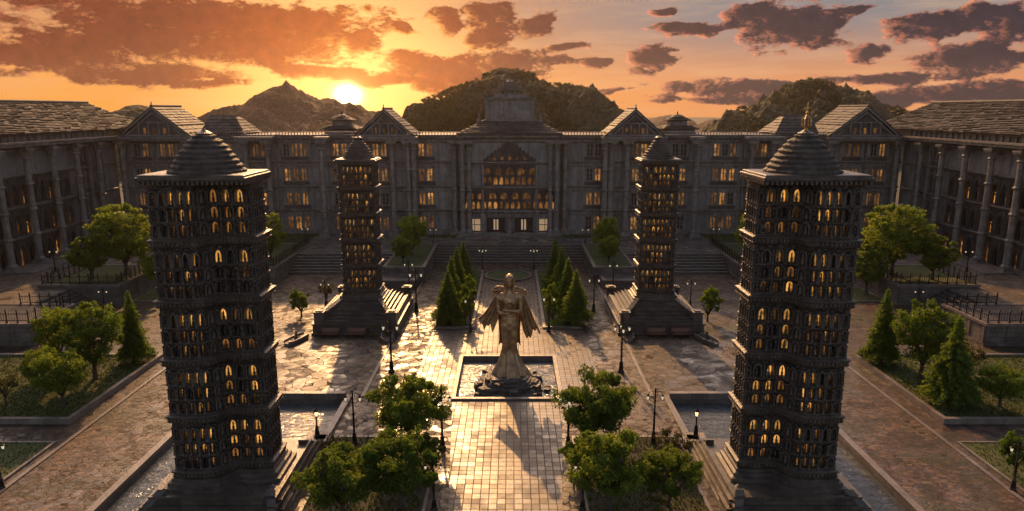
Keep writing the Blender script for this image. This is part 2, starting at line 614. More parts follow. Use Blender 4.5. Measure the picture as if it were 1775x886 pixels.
M['plaza'] = paving_mat('wet_flagstones', (0.045, 0.024, 0.014), (0.125, 0.067, 0.036), 1.15, moss=0.6, squash=1.2, rmin=0.2)
M['cobble'] = paving_mat('wet_cobbles', (0.042, 0.021, 0.012), (0.22, 0.112, 0.052), 1.9, moss=0.65, squash=1.7, rmin=0.22, jointw=0.07)
M['slab'] = paving_mat('large_pale_slabs', (0.06, 0.04, 0.029), (0.145, 0.098, 0.07), 0.8, moss=0.12, jointw=0.035)
M['terrace'] = paving_mat('terrace_slabs', (0.15, 0.115, 0.09), (0.24, 0.185, 0.14), 0.55, moss=0.25, jointw=0.03)


def tile_mat():
    m, t, bs, out = new_mat('square_path_tiles')
    p = world_pos(t)
    br = t.n('ShaderNodeTexBrick', {'Vector': p, 'Scale': 1.0, 'Mortar Size': 0.035, 'Mortar Smooth': 0.25, 'Brick Width': 0.6, 'Row Height': 0.66,
                                    'Color1': (0.06, 0.041, 0.028, 1), 'Color2': (0.135, 0.094, 0.06, 1), 'Mortar': (0.045, 0.035, 0.027, 1)}, offset=0.0)
    n1 = t.noise(p, 0.3, 5, 0.65, 0.4).outputs[0]
    n2 = t.noise(p, 8.0, 4, 0.6).outputs[0]
    c = t.mix(t.rng(n1, 0.4, 0.7, 0, 0.6), br.outputs[0], (0.10, 0.078, 0.058))
    c = t.mix(t.rng(n2, 0.4, 0.8, 0, 0.3), c, (0.08, 0.06, 0.045))
    t.put(bs.inputs['Base Color'], c)
    wn_ = t.n('ShaderNodeTexWhiteNoise', {'Vector': t.vmath('FLOOR', t.vmath('MULTIPLY', p, (1 / 0.6, 1 / 0.66, 0)))})
    r = t.math('ADD', t.rng(n1, 0.35, 0.7, 0.24, 0.46), t.math('MULTIPLY', br.outputs[1], 0.3))
    r = t.math('ADD', r, t.math('MULTIPLY', wn_.outputs[0], 0.2))
    t.put(bs.inputs['Roughness'], r)
    t.put(bs.inputs['Specular IOR Level'], 0.45)
    h = t.math('ADD', t.math('MULTIPLY', br.outputs[1], -0.8), t.math('ADD', t.math('MULTIPLY', n2, 0.3), t.math('MULTIPLY', n1, 0.6)))
    bump(t, bs, h, 0.5, 0.05)
    return m


M['tile'] = tile_mat()


def grass_mat(name, c1, c2, blades=False):
    m, t, bs, out = new_mat(name)
    p = world_pos(t)
    n1 = t.noise(p, 0.25, 4, 0.6).outputs[0]
    n2 = t.noise(p, 6.0, 5, 0.7).outputs[0]
    c = t.mix(t.rng(n1, 0.35, 0.68), c1, c2)
    c = t.mix(t.rng(n2, 0.3, 0.75, 0, 0.6), c, tuple(0.45 * x for x in c1))
    if blades:
        rnd = t.n('ShaderNodeNewGeometry').outputs['Random Per Island']
        c = t.mix(1.0, c, t.mix(rnd, (0.6, 0.6, 0.6), (1.5, 1.45, 1.2)), 'MULTIPLY')
        df = t.n('ShaderNodeBsdfDiffuse', {'Color': c})
        tr = t.n('ShaderNodeBsdfTranslucent', {'Color': c})
        mx = t.n('ShaderNodeMixShader', {0: 0.4, 1: df.outputs[0], 2: tr.outputs[0]})
        t.put(out.inputs[0], mx.outputs[0])
    else:
        t.put(bs.inputs['Base Color'], c)
        t.put(bs.inputs['Roughness'], 0.9)
        bump(t, bs, n2, 1.0, 0.12)
    return m


M['lawn'] = grass_mat('lawn_grass', (0.05, 0.066, 0.014), (0.085, 0.10, 0.02))
M['blade'] = grass_mat('grass_blades', (0.075, 0.10, 0.018), (0.12, 0.135, 0.026), True)
M['soil'] = grass_mat('mossy_soil', (0.045, 0.038, 0.02), (0.075, 0.07, 0.026))


def water_mat():
    m, t, bs, out = new_mat('dark_pool_water')
    p = world_pos(t)
    n1 = t.noise(t.vmath('MULTIPLY', p, (1.0, 1.6, 1.0)), 0.9, 4, 0.6, 1.2).outputs[0]
    n2 = t.noise(p, 3.6, 3, 0.6, 0.6).outputs[0]
    t.put(bs.inputs['Base Color'], t.mix(t.rng(n1, 0.3, 0.7), (0.035, 0.042, 0.045, 1), (0.085, 0.095, 0.10, 1)))
    t.put(bs.inputs['Roughness'], 0.12)
    t.put(bs.inputs['IOR'], 1.33)
    bump(t, bs, t.math('ADD', t.math('MULTIPLY', n1, 1.0), t.math('MULTIPLY', n2, 0.35)), 0.55, 0.22)
    return m


M['water'] = water_mat()


def leaf_mat(name, c1, c2, c3, transl=0.45):
    m, t, bs, out = new_mat(name)
    rnd = t.n('ShaderNodeNewGeometry').outputs['Random Per Island']
    orn = t.n('ShaderNodeObjectInfo').outputs['Random']
    p = t.n('ShaderNodeTexCoord').outputs['Object']
    n = t.noise(p, 0.7, 3).outputs[0]
    c = t.mix(rnd, c1, c2)
    c = t.mix(t.rng(n, 0.48, 0.7, 0, 0.7), c, c3)
    c = t.mix(1.0, c, t.mix(orn, (0.75, 0.8, 0.8), (1.2, 1.12, 1.0)), 'MULTIPLY')
    t.put(bs.inputs['Base Color'], c)
    t.put(bs.inputs['Roughness'], 0.5)
    t.put(bs.inputs['Specular IOR Level'], 0.3)
    tr = t.n('ShaderNodeBsdfTranslucent', {'Color': t.mix(1.0, c, (2.1, 2.0, 0.7), 'MULTIPLY')})
    mx = t.n('ShaderNodeMixShader', {0: transl, 1: bs.outputs[0], 2: tr.outputs[0]})
    t.put(out.inputs[0], mx.outputs[0])
    return m


M['leaf'] = leaf_mat('broad_leaves', (0.065, 0.115, 0.014), (0.12, 0.17, 0.024), (0.15, 0.16, 0.02), 0.5)
M['leaf_bright'] = leaf_mat('bright_leaves', (0.10, 0.15, 0.02), (0.18, 0.225, 0.034), (0.22, 0.22, 0.04), 0.52)
M['leaf_dull'] = leaf_mat('dull_leaves', (0.055, 0.055, 0.02), (0.10, 0.09, 0.035), (0.11, 0.08, 0.04), 0.35)
M['hill_leaf'] = leaf_mat('hill_leaves', (0.022, 0.036, 0.010), (0.045, 0.058, 0.015), (0.06, 0.058, 0.018), 0.15)
M['needle'] = leaf_mat('conifer_needles', (0.06, 0.11, 0.02), (0.12, 0.175, 0.03), (0.15, 0.18, 0.03), 0.5)


def simple_mat(name, col, rough=0.5, metal=0.0, nscale=6.0, var=0.4, b=0.3):
    m, t, bs, out = new_mat(name)
    p = t.n('ShaderNodeTexCoord').outputs['Object']
    n = t.noise(p, nscale, 5, 0.6).outputs[0]
    t.put(bs.inputs['Base Color'], t.mix(t.rng(n, 0.3, 0.7), tuple(x * (1 - var) for x in col), tuple(x * (1 + var) for x in col)))
    t.put(bs.inputs['Roughness'], t.rng(n, 0.3, 0.7, rough - 0.1, rough + 0.1))
    t.put(bs.inputs['Metallic'], metal)
    bump(t, bs, n, b, 0.03)
    return m


M['bark'] = simple_mat('bark', (0.055, 0.038, 0.026), 0.8, 0, 9, 0.5, 0.8)
M['iron'] = simple_mat('black_iron', (0.025, 0.023, 0.022), 0.4, 0.6, 12, 0.3)
M['bronze'] = simple_mat('aged_bronze', (0.40, 0.245, 0.12), 0.38, 0.55, 2.2, 0.5, 0.9)
M['rock'] = stone_mat('statue_rock', (0.07, 0.058, 0.048), (0.13, 0.105, 0.085), 0.5, 0.9, carve=0.6, bstr=1.0)
M['wood'] = simple_mat('red_brown_wood', (0.16, 0.06, 0.03), 0.45, 0, 5, 0.35)
M['door'] = simple_mat('dark_door_wood', (0.03, 0.022, 0.018), 0.5, 0, 4, 0.3)
M['gold'] = simple_mat('gilded_metal', (0.6, 0.38, 0.14), 0.3, 0.9, 6, 0.25)


def lit_mat(name, col, strength, dark=0.5, scale=2.2):
    """a lit window: the lamp-lit room behind the glass is uneven"""
    m, t, bs, out = new_mat(name)
    ob = t.n('ShaderNodeObjectInfo')
    p = t.vmath('ADD', t.n('ShaderNodeTexCoord').outputs['Object'], t.vmath('SCALE', (13.0, 7.0, 31.0), scale=ob.outputs['Random']))
    n = t.noise(t.vmath('MULTIPLY', p, (1.0, 1.0, 0.6)), scale, 2, 0.5).outputs[0]
    e = t.math('MULTIPLY', t.rng(n, 0.36, 0.60, 0.3 * (1 - dark) + 0.04, 1.0, smooth=True), t.rng(ob.outputs['Random'], 0, 1, 0.3, 1.15))
    t.put(bs.inputs['Base Color'], (0.03, 0.024, 0.018, 1))
    t.put(bs.inputs['Roughness'], 0.15)
    t.put(bs.inputs['Emission Color'], (*col, 1))
    t.put(bs.inputs['Emission Strength'], t.math('MULTIPLY', e, strength))
    return m


M['lit'] = lit_mat('lit_window_glass', (1.0, 0.43, 0.11), 0.6, 0.5, 1.3)
M['lit_dim'] = lit_mat('dim_window_glass', (1.0, 0.40, 0.11), 0.2, 0.7, 1.3)
M['lit_tower'] = lit_mat('tower_window_glow', (1.0, 0.45, 0.09), 0.95, 0.6, 2.2)
M['lit_tower_dim'] = lit_mat('tower_window_dim_glow', (1.0, 0.40, 0.09), 0.28, 0.8, 2.2)
M['glass'] = simple_mat('dark_window_glass', (0.02, 0.02, 0.022), 0.12, 0, 2, 0.2, 0.05)


def emit_mat(name, col, s):
    m, t, bs, out = new_mat(name)
    t.put(bs.inputs['Base Color'], (0.6, 0.5, 0.4, 1))
    t.put(bs.inputs['Emission Color'], (*col, 1))
    t.put(bs.inputs['Emission Strength'], s)
    return m


M['bulb'] = emit_mat('lantern_glow', (1.0, 0.62, 0.28), 3.0)
M['bulb_white'] = emit_mat('pale_lantern_glow', (1.0, 0.78, 0.5), 0.8)
M['inside'] = emit_mat('opening_glow', (1.0, 0.64, 0.34), 0.3)  # bright court beyond the passages put in as glow; also lit door glass


def hill_mat(name, c1, c2, c3):
    m, t, bs, out = new_mat(name)
    p = world_pos(t)
    n1 = t.noise(p, 0.03, 5, 0.65).outputs[0]
    n2 = t.noise(p, 0.35, 5, 0.7).outputs[0]
    vo = t.n('ShaderNodeTexVoronoi', {'Vector': p, 'Scale': 0.42}).outputs
    c = t.mix(t.rng(n1, 0.4, 0.62), c1, c2)
    c = t.mix(t.rng(n2, 0.45, 0.7, 0, 0.8), c, c3)
    c = t.mix(t.rng(vo[0], 0.2, 1.0, 0, 0.5), c, tuple(0.3 * x for x in c1))
    t.put(bs.inputs['Base Color'], c)
    t.put(bs.inputs['Roughness'], 0.95)
    bump(t, bs, t.math('SUBTRACT', n2, vo[0]), 1.0, 2.0)
    return m


M['hill'] = hill_mat('wooded_hill', (0.045, 0.05, 0.018), (0.095, 0.075, 0.04), (0.075, 0.08, 0.02))
M['hill_dry'] = hill_mat('dry_hill', (0.11, 0.075, 0.045), (0.16, 0.11, 0.065), (0.08, 0.065, 0.03))
M['terrain'] = grass_mat('dark_terrain', (0.04, 0.04, 0.02), (0.07, 0.06, 0.03))

# ================================================================== GROUND
TZ = 2.4                                        # terrace level
HALF = 96.0
POOL = (-5.3, 5.3, 62.0, 74.0)
BASIN = [(-28.5, -14.9, 18.0, 62.6), (14.9, 28.5, 18.0, 62.6)]
GAP = [POOL] + BASIN
mb = MB()
holes = in_rects(GAP)
TERR = []
for s in (-1, 1):
    def rc(x0, x1, y0, y1):
        TERR.append((min(s * x0, s * x1), max(s * x0, s * x1), y0, y1))
    rc(0, 92, 128, 139.6)
    rc(20, 37, 120, 128)
    rc(44, 92, 121, 128)
    rc(62, 92, 40, 121)
    rc(57.5, 62, 108, 121)
in_terr = in_rects(TERR)
xs = [-HALF, HALF, -9.4, 9.4] + [v for r in GAP + TERR for v in r[:2]]
ys = [-40, 60, 84, 150] + [v for r in GAP + TERR for v in r[2:]]
cells(mb, xs, ys, lambda x, y: not holes(x, y) and not in_terr(x, y) and y < 139.6, 0.0, -0.95)
struct(mb, 'pavement', M['plaza'])
mb = MB()
cells(mb, [v for r in TERR for v in r[:2]], [v for r in TERR for v in r[2:]], in_terr, TZ, 0.0)
struct(mb, 'pavement', M['terrace'])

mb = MB()                                       # far ground with a hole under the plaza's pools
N = 24
mb.quad((-2500, -300, -1.0), (2500, -300, -1.0), (2500, 2600, -1.0), (-2500, 2600, -1.0))
struct(mb, 'terrain', M['terrain'])

# tiled path: narrow in front of the pool, wide plaza round it, narrow again between the conifers
mb = MB()
z = 0.006
mb.quad((-3.9, 20, z), (3.9, 20, z), (3.9, 43, z), (-3.9, 43, z))
mb.quad((-3.9, 43, z), (3.9, 43, z), (5.2, 62, z), (-5.2, 62, z))
mb.quad((-9.4, 62, z), (-5.3, 62, z), (-5.3, 74, z), (-9.4, 74, z))
mb.quad((5.3, 62, z), (9.4, 62, z), (9.4, 74, z), (5.3, 74, z))
mb.quad((-9.4, 74, z), (9.4, 74, z), (9.4, 83.6, z), (-9.4, 83.6, z))
mb.quad((-4.0, 83.6, z), (4.0, 83.6, z), (4.0, 108.0, z), (-4.0, 108.0, z))
struct(mb, 'tiled path', M['tile']).name = 'tiled_path'
for s in (-1, 1):
    mb = MB()
    x0, x1 = sorted((s * 36.2, s * 28.9))
    mb.quad((x0, 18, z), (x1, 18, z), (x1, 90, z), (x0, 90, z))
    struct(mb, 'cobbled_path', M['cobble'])
    mb = MB()
    x0, x1 = sorted((s * 28.2, s * 15.4))
    mb.quad((x0, 63.3, z), (x1, 63.3, z), (x1, 79.6, z), (x0, 79.6, z))
    struct(mb, 'pavement', M['slab'])


def kerb_ring(x0, x1, y0, y1, z0, z1, w=0.35):
    m = MB()
    m.box(x0, y0, z0, x1, y0 + w, z1)
    m.box(x0, y1 - w, z0, x1, y1, z1)
    m.box(x0, y0 + w, z0, x0 + w, y1 - w, z1)
    m.box(x1 - w, y0 + w, z0, x1, y1 - w, z1)
    return m


GRASS = []        # areas that get blades: x0, x1, y0, y1, z, per square metre, height


def lawn(x0, x1, y0, y1, label, kerb=0.35, zl=0.22, dens=30, hh=0.11, mat='lawn', w=0.4):
    x0, x1 = sorted((x0, x1))
    m = kerb_ring(x0, x1, y0, y1, -0.02, kerb, w)
    tag(m.build('kerb', M['kerb']), label, 'kerb', 'stone kerbs round the lawns')
    m = MB()
    m.box(x0 + w, y0 + w, -0.02, x1 - w, y1 - w, zl)
    struct(m, 'lawn', M[mat])
    GRASS.append((x0 + w, x1 - w, y0 + w, y1 - w, zl, dens, hh))


for s, side in ((-1, 'left'), (1, 'right')):
    lawn(s * 38.2, s * 58, 56.8, 73.6, 'low stone kerb enclosing the large tree-planted lawn in the %s of the court' % side, 0.55, 0.32)
    lawn(s * 37.2, s * 58, 30, 53.4, 'thin kerb round the grass plot at the bottom %s corner' % side, 0.16, 0.1, 14, w=0.22)
    lawn(s * 42.5, s * 54.2, 96.5, 120.6, 'kerb of the lawn under the tall tree by the %s wing' % side, 0.2, 0.12, 8, w=0.25)
    lawn(s * 4.3, s * 9.3, 84.0, 116.0, 'stone kerb round the conifer bed %s of the statue walk' % side, 0.25, 0.16, 14)
    lawn(s * 5.5, s * 14.2, 26, 54.5, 'flat kerb round the tree bed %s of the front path' % side, 0.1, 0.06, 16, 0.2, 'soil', 0.25)
    # long border stones on the court
    for xb, y0, y1, lab in ((36.45, 18, 95, 'long border stone strip outside the %s cobbled path' % side), (13.9, 62.8, 108, 'thin border stone strip beside the %s small tower' % side)):
        m = MB()
        m.box(s * xb - 0.17, y0, -0.02, s * xb + 0.17, y1, 0.09)
        tag(m.build('border_stone', M['kerb']), lab, 'kerb')
    for k, (x0, x1, y0, y1, lab) in enumerate(((38.5, 51, 129.5, 138.6, 'by the giant columns'), (10.6, 16, 134.5, 137.2, 'beside the entrance steps'))):
        xa, xb = sorted((s * x0, s * x1))
        m = MB()
        m.box(xa, y0, TZ - 0.05, xb, y1, TZ + 0.08)
        struct(m, 'lawn', M['lawn'])
        GRASS.append((xa, xb, y0, y1, TZ + 0.08, 8, 0.15))

# round lawn behind the statue
m = MB()
m.lathe([(3.55, 0.0), (3.55, 0.1)], 40, (-0.2, 112.6, 0))
struct(m, 'round_lawn', M['lawn'])
m = MB()
for k in range(40):
    a0, a1 = 2 * math.pi * k / 40, 2 * math.pi * (k + 0.9) / 40
    p = []
    for zz in (-0.02, 0.22):
        for r_, a in ((3.55, a0), (3.95, a0), (3.95, a1), (3.55, a1)):
            p.append((-0.2 + r_ * math.cos(a), 112.6 + r_ * math.sin(a), zz))
    m.hexa(p)
tag(m.build('round_kerb', M['kerb']), 'ring of kerb stones round the circular lawn behind the statue', 'kerb')


def basin(x0, x1, y0, y1, label, name, rim=0.28, w=0.5, zw=-0.35, front=True):
    t = tag(empty(name, ((x0 + x1) / 2, (y0 + y1) / 2, 0)), label, 'pool')
    m = MB()
    # walls stand inside the opening, the coping on top of them
    m.box(x0, y0, -0.9, x0 + w, y1, 0.0)
    m.box(x1 - w, y0, -0.9, x1, y1, 0.0)
    m.box(x0 + w, y1 - w, -0.9, x1 - w, y1, 0.0)
    m.box(x0 + w, y0, -0.9, x1 - w, y0 + w, 0.0)
    m.build('basin_wall', M['retaining'], t)
    c = MB()
    c.box(x0 - 0.06, y0 - 0.06, 0.002, x0 + w, y1 + 0.06, rim)
    c.box(x1 - w, y0 - 0.06, 0.002, x1 + 0.06, y1 + 0.06, rim)
    c.box(x0 + w, y1 - w, 0.002, x1 - w, y1 + 0.06, rim * (1.0 if front else 2.2))
    c.box(x0 + w, y0 - 0.06, 0.002, x1 - w, y0 + w, rim)
    c.build('coping', M['kerb'], t)
    m = MB()
    m.quad((x0 + w - 0.02, y0 + w - 0.02, zw), (x1 - w + 0.02, y0 + w - 0.02, zw), (x1 - w + 0.02, y1 - w + 0.02, zw), (x0 + w - 0.02, y1 - w + 0.02, zw))
    struct(m, 'water', M['water'])


basin(*POOL, 'square dark water pool round the statue rock', 'statue_pool', 0.2, 0.35, -0.4)
basin(*BASIN[0], 'long water basin round the left front tower', 'tower_basin', 0.3, 0.5, -0.4, False)
basin(*BASIN[1], 'long water basin round the right front tower', 'tower_basin', 0.3, 0.5, -0.4, False)


# ------------------------------------------------------------------ stairs, retaining walls, planters
def stairs_y(x0, x1, y0, y1, z0, z1, n):
    """rises towards +y; small lip on the treads"""
    m = MB()
    prof = [(y1, z0), (y0, z0)]
    for i in range(n):
        ya, za = y0 + (y1 - y0) * i / n, z0 + (z1 - z0) * (i + 1) / n
        zb = z0 + (z1 - z0) * i / n
        prof += [(ya, za - 0.09), (ya - 0.06, za - 0.09), (ya - 0.06, za)] if i else [(ya, za)]
        if i < n - 1:
            prof += [(y0 + (y1 - y0) * (i + 1) / n, za)]
    prof += [(y1, z1)]
    m.extr_x(prof, x0, x1)
    return m


def lit_tread_edge(o, x0, x1, y0, y1, z1, n):  # pale strips: skylight on the treads put into the colour
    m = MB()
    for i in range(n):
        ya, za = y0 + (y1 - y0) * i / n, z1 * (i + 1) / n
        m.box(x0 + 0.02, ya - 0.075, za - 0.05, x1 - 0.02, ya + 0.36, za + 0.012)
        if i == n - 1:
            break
    m.build('lit_tread_edge', M['kerb'], o)


m = stairs_y(-13.4, 13.4, 122.0, 127.98, 0, TZ - 0.02, 7)
o = m.build('staircase', M['step'])
lit_tread_edge(o, -13.4, 13.4, 122.0, 127.98, TZ - 0.02, 7)
tag(o, 'wide central dark stone staircase below the palace entrance', 'stairs')
for s, side in ((-1, 'left'), (1, 'right')):
    x0, x1 = sorted((s * 20.05, s * 36.95))
    m = stairs_y(x0, x1, 114.0, 119.98, 0, TZ - 0.02, 7)
    o = m.build('staircase', M['step'])
    lit_tread_edge(o, x0, x1, 114.0, 119.98, TZ - 0.02, 7)
    tag(o, 'dark stone staircase behind the small tower on the %s' % side, 'stairs')
    # side stairs towards the wings, descending to the court
    m = MB()
    n = 7
    prof = [(s * 62, 0.0)]
    for i in range(n):
        xa, xb = s * (57.4 + 4.6 * i / n), s * (57.4 + 4.6 * (i + 1) / n)
        prof += [(xa, TZ * i / n), (xa, TZ * (i + 1) / n - 0.002 * (i == n - 1))]
    prof += [(s * 62, TZ - 0.002)]
    if s < 0:
        prof = prof[::-1]
    m.extr_y(prof, 86.05, 94.95)
    tag(m.build('staircase', M['step']), 'side staircase between the railed blocks at the %s wing' % side, 'stairs')


def planter(x0, x1, y0, y1, h, label, fill, name='stone_planter', cop=0.35):
    x0, x1 = sorted((x0, x1))
    t = tag(empty(name, ((x0 + x1) / 2, (y0 + y1) / 2, 0)), label, 'planter')
    m = MB()
    m.box(x0, y0, 0, x1, y1, h - 0.3)
    m.box(x0 - 0.12, y0 - 0.12, 0.0, x1 + 0.12, y1 + 0.12, 0.35)
    for k in range(int((x1 - x0) / 2.2) + 1):                  # shallow pilasters
        xx = x0 + 0.3 + (x1 - x0 - 0.6) * k / max(1, int((x1 - x0) / 2.2))
        m.box(xx - 0.2, y0 - 0.09, 0.35, xx + 0.2, y0 + 0.02, h - 0.3)
    for k in range(int((y1 - y0) / 2.2) + 1):
        yy = y0 + 0.3 + (y1 - y0 - 0.6) * k / max(1, int((y1 - y0) / 2.2))
        for xe, d in ((x0, -1), (x1, 1)):
            m.box(xe - 0.09, yy - 0.2, 0.35, xe + 0.09, yy + 0.2, h - 0.3)
    m.build('wall', M['retaining'], t)
    c = kerb_ring(x0 - 0.16, x1 + 0.16, y0 - 0.16, y1 + 0.16, h - 0.3, h, cop + 0.16)
    c.build('coping', M['kerb'], t)
    m = MB()
    m.box(x0 + cop - 0.01, y0 + cop - 0.01, h - 0.31, x1 - cop + 0.01, y1 - cop + 0.01, h - 0.1)
    m.build('bed', M[fill], t)
    return t


def railing(pts, z, label, gap=1.25, h=1.35):
    """iron railing along a polyline"""
    t = tag(empty('iron_railing', (pts[0][0], pts[0][1], z)), label, 'railing', 'black iron railings on the stone blocks')
    r = MB()
    posts = []
    for (xa, ya), (xb, yb) in zip(pts[:-1], pts[1:]):
        L = math.hypot(xb - xa, yb - ya)
        for hz in (h * 0.78, h * 0.2):
            r.tube([(xa, ya, z + hz), (xb, yb, z + hz)], 0.045, 5)
        n = max(1, round(L / gap))
        for k in range(n + 1):
            q = (xa + (xb - xa) * k / n, ya + (yb - ya) * k / n)
            if q not in posts:
                posts.append(q)
        nb = n * 4
        for k in range(nb):
            q = ((xa + (xb - xa) * k / nb), ya + (yb - ya) * k / nb)
            r.tube([(*q, z + h * 0.2), (*q, z + h * 0.9)], 0.022, 4)
    r.build('rail', M['iron'], t)
    global POST
    for (px, py) in posts:
        if POST is None:
            p = MB()
            p.lathe([(0.13, 0), (0.13, 0.12), (0.075, 0.18), (0.075, h - 0.12), (0.11, h - 0.08), (0.11, h), (0.06, h + 0.04), (0.09, h + 0.14), (0.0, h + 0.24)], 8)
            o = p.build('post', M['iron'])
            POST = o
            o.parent = t
        else:
            o = POST.copy()
            COL.objects.link(o)
            o.parent = t
        o.location = (px - pts[0][0], py - pts[0][1], 0)
    return t


POST = None
for s, side in ((-1, 'left'), (1, 'right')):
    planter(s * 54.8, s * 66, 95, 107.9, 2.95, 'long stone retaining block with a tree bed before the %s wing' % side, 'lawn')
    railing([(s * 65.6, 107.6), (s * 65.6, 95.3), (s * 55.1, 95.3), (s * 55.1, 107.6)], 2.95, 'iron railing round the tree bed before the %s wing' % side)
    planter(s * 55.4, s * 70, 77.5, 85.9, 2.75, 'low dark stone block with railing at the %s picture edge' % side, 'step', 'stone_platform')
    railing([(s * 69.6, 85.6), (s * 69.6, 77.8), (s * 55.7, 77.8), (s * 55.7, 85.6), (s * 62, 85.6)], 2.75, 'iron railing on the dark stone block at the %s picture edge' % side)
    planter(s * 13.5, s * 19.95, 108.2, 127.9, 2.6, 'stone planter with a leafy tree %s of the central stairs' % side, 'lawn')
    planter(s * 37.1, s * 43.9, 108.0, 127.9, 2.6, 'railed stone planter outside the %s rear staircase' % side, 'lawn')
    railing([(s * 43.6, 108.3), (s * 37.4, 108.3), (s * 37.4, 127.6)], 2.6, 'iron railing on the planter outside the %s rear staircase' % side)
    planter(s * 14.5, s * 20.6, 104.2, 107.8, 1.35, 'low stepped stone block in front of the planter %s of the stairs' % side, 'step', 'stone_platform')

# ================================================================== BUILDINGS
FL = [TZ, 7.0, 11.8, 16.7, 21.4]                # storey levels of the palace


def profile_course(m, x0, x1, y, z, hgt=0.5, out=0.35):
    """a moulded string course standing out from a wall that faces -y"""
    prof = [(y + 0.1, z - hgt / 2), (y - out * 0.35, z - hgt / 2), (y - out * 0.55, z - hgt * 0.2), (y - out, z + hgt * 0.05), (y - out, z + hgt * 0.35), (y - out * 0.8, z + hgt / 2), (y + 0.1, z + hgt / 2)]
    m.extr_x(prof[::-1], x0, x1)


def window_proto(w, h, arched=False, lights=2):
    """frame with surround, mullion, transom, sill; one pane mesh behind; faces -y, origin at the bottom centre of the opening"""
    m = MB()
    d0, d1 = -0.14, 0.16
    s = 0.17
    m.box(-w / 2 - s, d0, -0.02, -w / 2 + 0.02, d1, h + 0.02)
    m.box(w / 2 - 0.02, d0, -0.02, w / 2 + s, d1, h + 0.02)
    m.box(-w / 2 - s - 0.08, d0 - 0.1, -0.2, w / 2 + s + 0.08, d1, -0.02)
    m.box(-w / 2 - s - 0.12, d0 - 0.14, h + 0.02, w / 2 + s + 0.12, d1, h + 0.2)
    m.box(-w / 2 - s, d0 - 0.02, h + 0.2, w / 2 + s, d1, h + 0.34)
    b = 0.045
    for k in range(1, lights):
        xx = -w / 2 + w * k / lights
        m.box(xx - b * 2.2, 0.0, 0, xx + b * 2.2, 0.13, h)
    m.box(-w / 2 + 0.02, 0.02, h * 0.62 - b * 1.4, w / 2 - 0.02, 0.12, h * 0.62 + b * 1.4)
    m.box(-w / 2 + 0.02, 0.04, h * 0.3 - b * 0.6, w / 2 - 0.02, 0.1, h * 0.3 + b * 0.6)
    if arched:
        for sg in (-1, 1):
            for k in range(3):
                r = w / 2
                a0, a1 = k * math.pi / 6, (k + 1) * math.pi / 6
                pts = [(sg * r, h), (sg * r, h - r * 0.5 + r * 0.5 * math.sin(a0)), (sg * r * math.cos(a0), h - r * 0.5 + r * 0.5 * math.sin(a0)), (sg * r * math.cos(a1), h - r * 0.5 + r * 0.5 * math.sin(a1)), (sg * r * math.cos(a1), h)]
                p3 = [(x, 0.01, zz) for x, zz in pts[2:]] + [(sg * r * math.cos(a0), 0.01, h)]
                if sg > 0:
                    p3 = p3[::-1]
                m.add(p3, (tuple(range(len(p3))),))
    return m


def pane_mesh(w, h):
    m = MB()
    m.quad((-w / 2, 0.125, 0), (w / 2, 0.125, 0), (w / 2, 0.125, h), (-w / 2, 0.125, h))
    return m


WIN = {}


def add_window(parent, x, y, z, w, h, rz=0.0, lit=None, arched=False, lights=2):
    key = (w, h, arched, lights)
    if key not in WIN:
        f = window_proto(w, h, arched, lights).build('window', M['trim'])
        me = f.data
        bpy.data.objects.remove(f)
        pm = {}
        for k, mt in (('lit', 'lit'), ('dim', 'lit_dim'), ('dark', 'glass')):
            p = pane_mesh(w, h).build('pane', M[mt])
            pm[k] = p.data
            bpy.data.objects.remove(p)
        WIN[key] = (me, pm)
    me, pm = WIN[key]
    o = bpy.data.objects.new('window', me)
    COL.objects.link(o)
    o.parent = parent
    o.location = Vector((x, y, z)) - shift_of(parent)
    o.rotation_euler = (0, 0, rz)
    if lit is None:
        r = random.random()
        lit = 'lit' if r < 0.42 else 'dim' if r < 0.75 else 'dark'
    p = bpy.data.objects.new('pane', pm[lit])
    COL.objects.link(p)
    p.parent = o
    return o


def column_mesh(h, r=0.62):
    """giant banded column: square pedestal, ringed shaft, capital"""
    m = MB()
    m.cbox(0, 0, 0.0, r * 3.4, r * 3.4, 0.45)
    m.cbox(0, 0, 0.45, r * 2.8, r * 2.8, 0.8)
    prof = [(r * 1.35, 0.8), (r * 1.4, 1.0), (r * 1.15, 1.2)]
    nseg = 4
    for k in range(nseg):
        a = 1.25 + (h - 2.6) * k / nseg
        b = 1.25 + (h - 2.6) * (k + 1) / nseg
        rr = r * (1.0 - 0.05 * k)
        prof += [(rr * 1.0, a + 0.1), (rr * 0.93, (a + b) / 2), (rr * 0.92, b - 0.45), (rr * 1.2, b - 0.36), (rr * 1.3, b - 0.2), (rr * 1.2, b - 0.05), (rr * 1.0, b)]
    prof += [(r * 0.95, h - 1.2), (r * 1.3, h - 0.7), (r * 1.45, h - 0.5)]
    m.lathe(prof, 14, mod=lambda a, z: 1.0 + 0.03 * math.cos(7 * a))
    m.cbox(0, 0, h - 0.5, r * 3.1, r * 3.1, h - 0.25)
    m.cbox(0, 0, h - 0.25, r * 3.4, r * 3.4, h)
    return m


COLM = None


def add_column(parent, x, y, z=TZ, sc_=1.0):
    global COLM
    if COLM is None:
        o = column_mesh(18.6).build('column', M['column'])
        COLM = o.data
        bpy.data.objects.remove(o)
    o = bpy.data.objects.new('column', COLM)
    COL.objects.link(o)
    o.parent = parent
    o.location = Vector((x, y, z)) - shift_of(parent)
    o.scale = (sc_, sc_, 1)
    return o


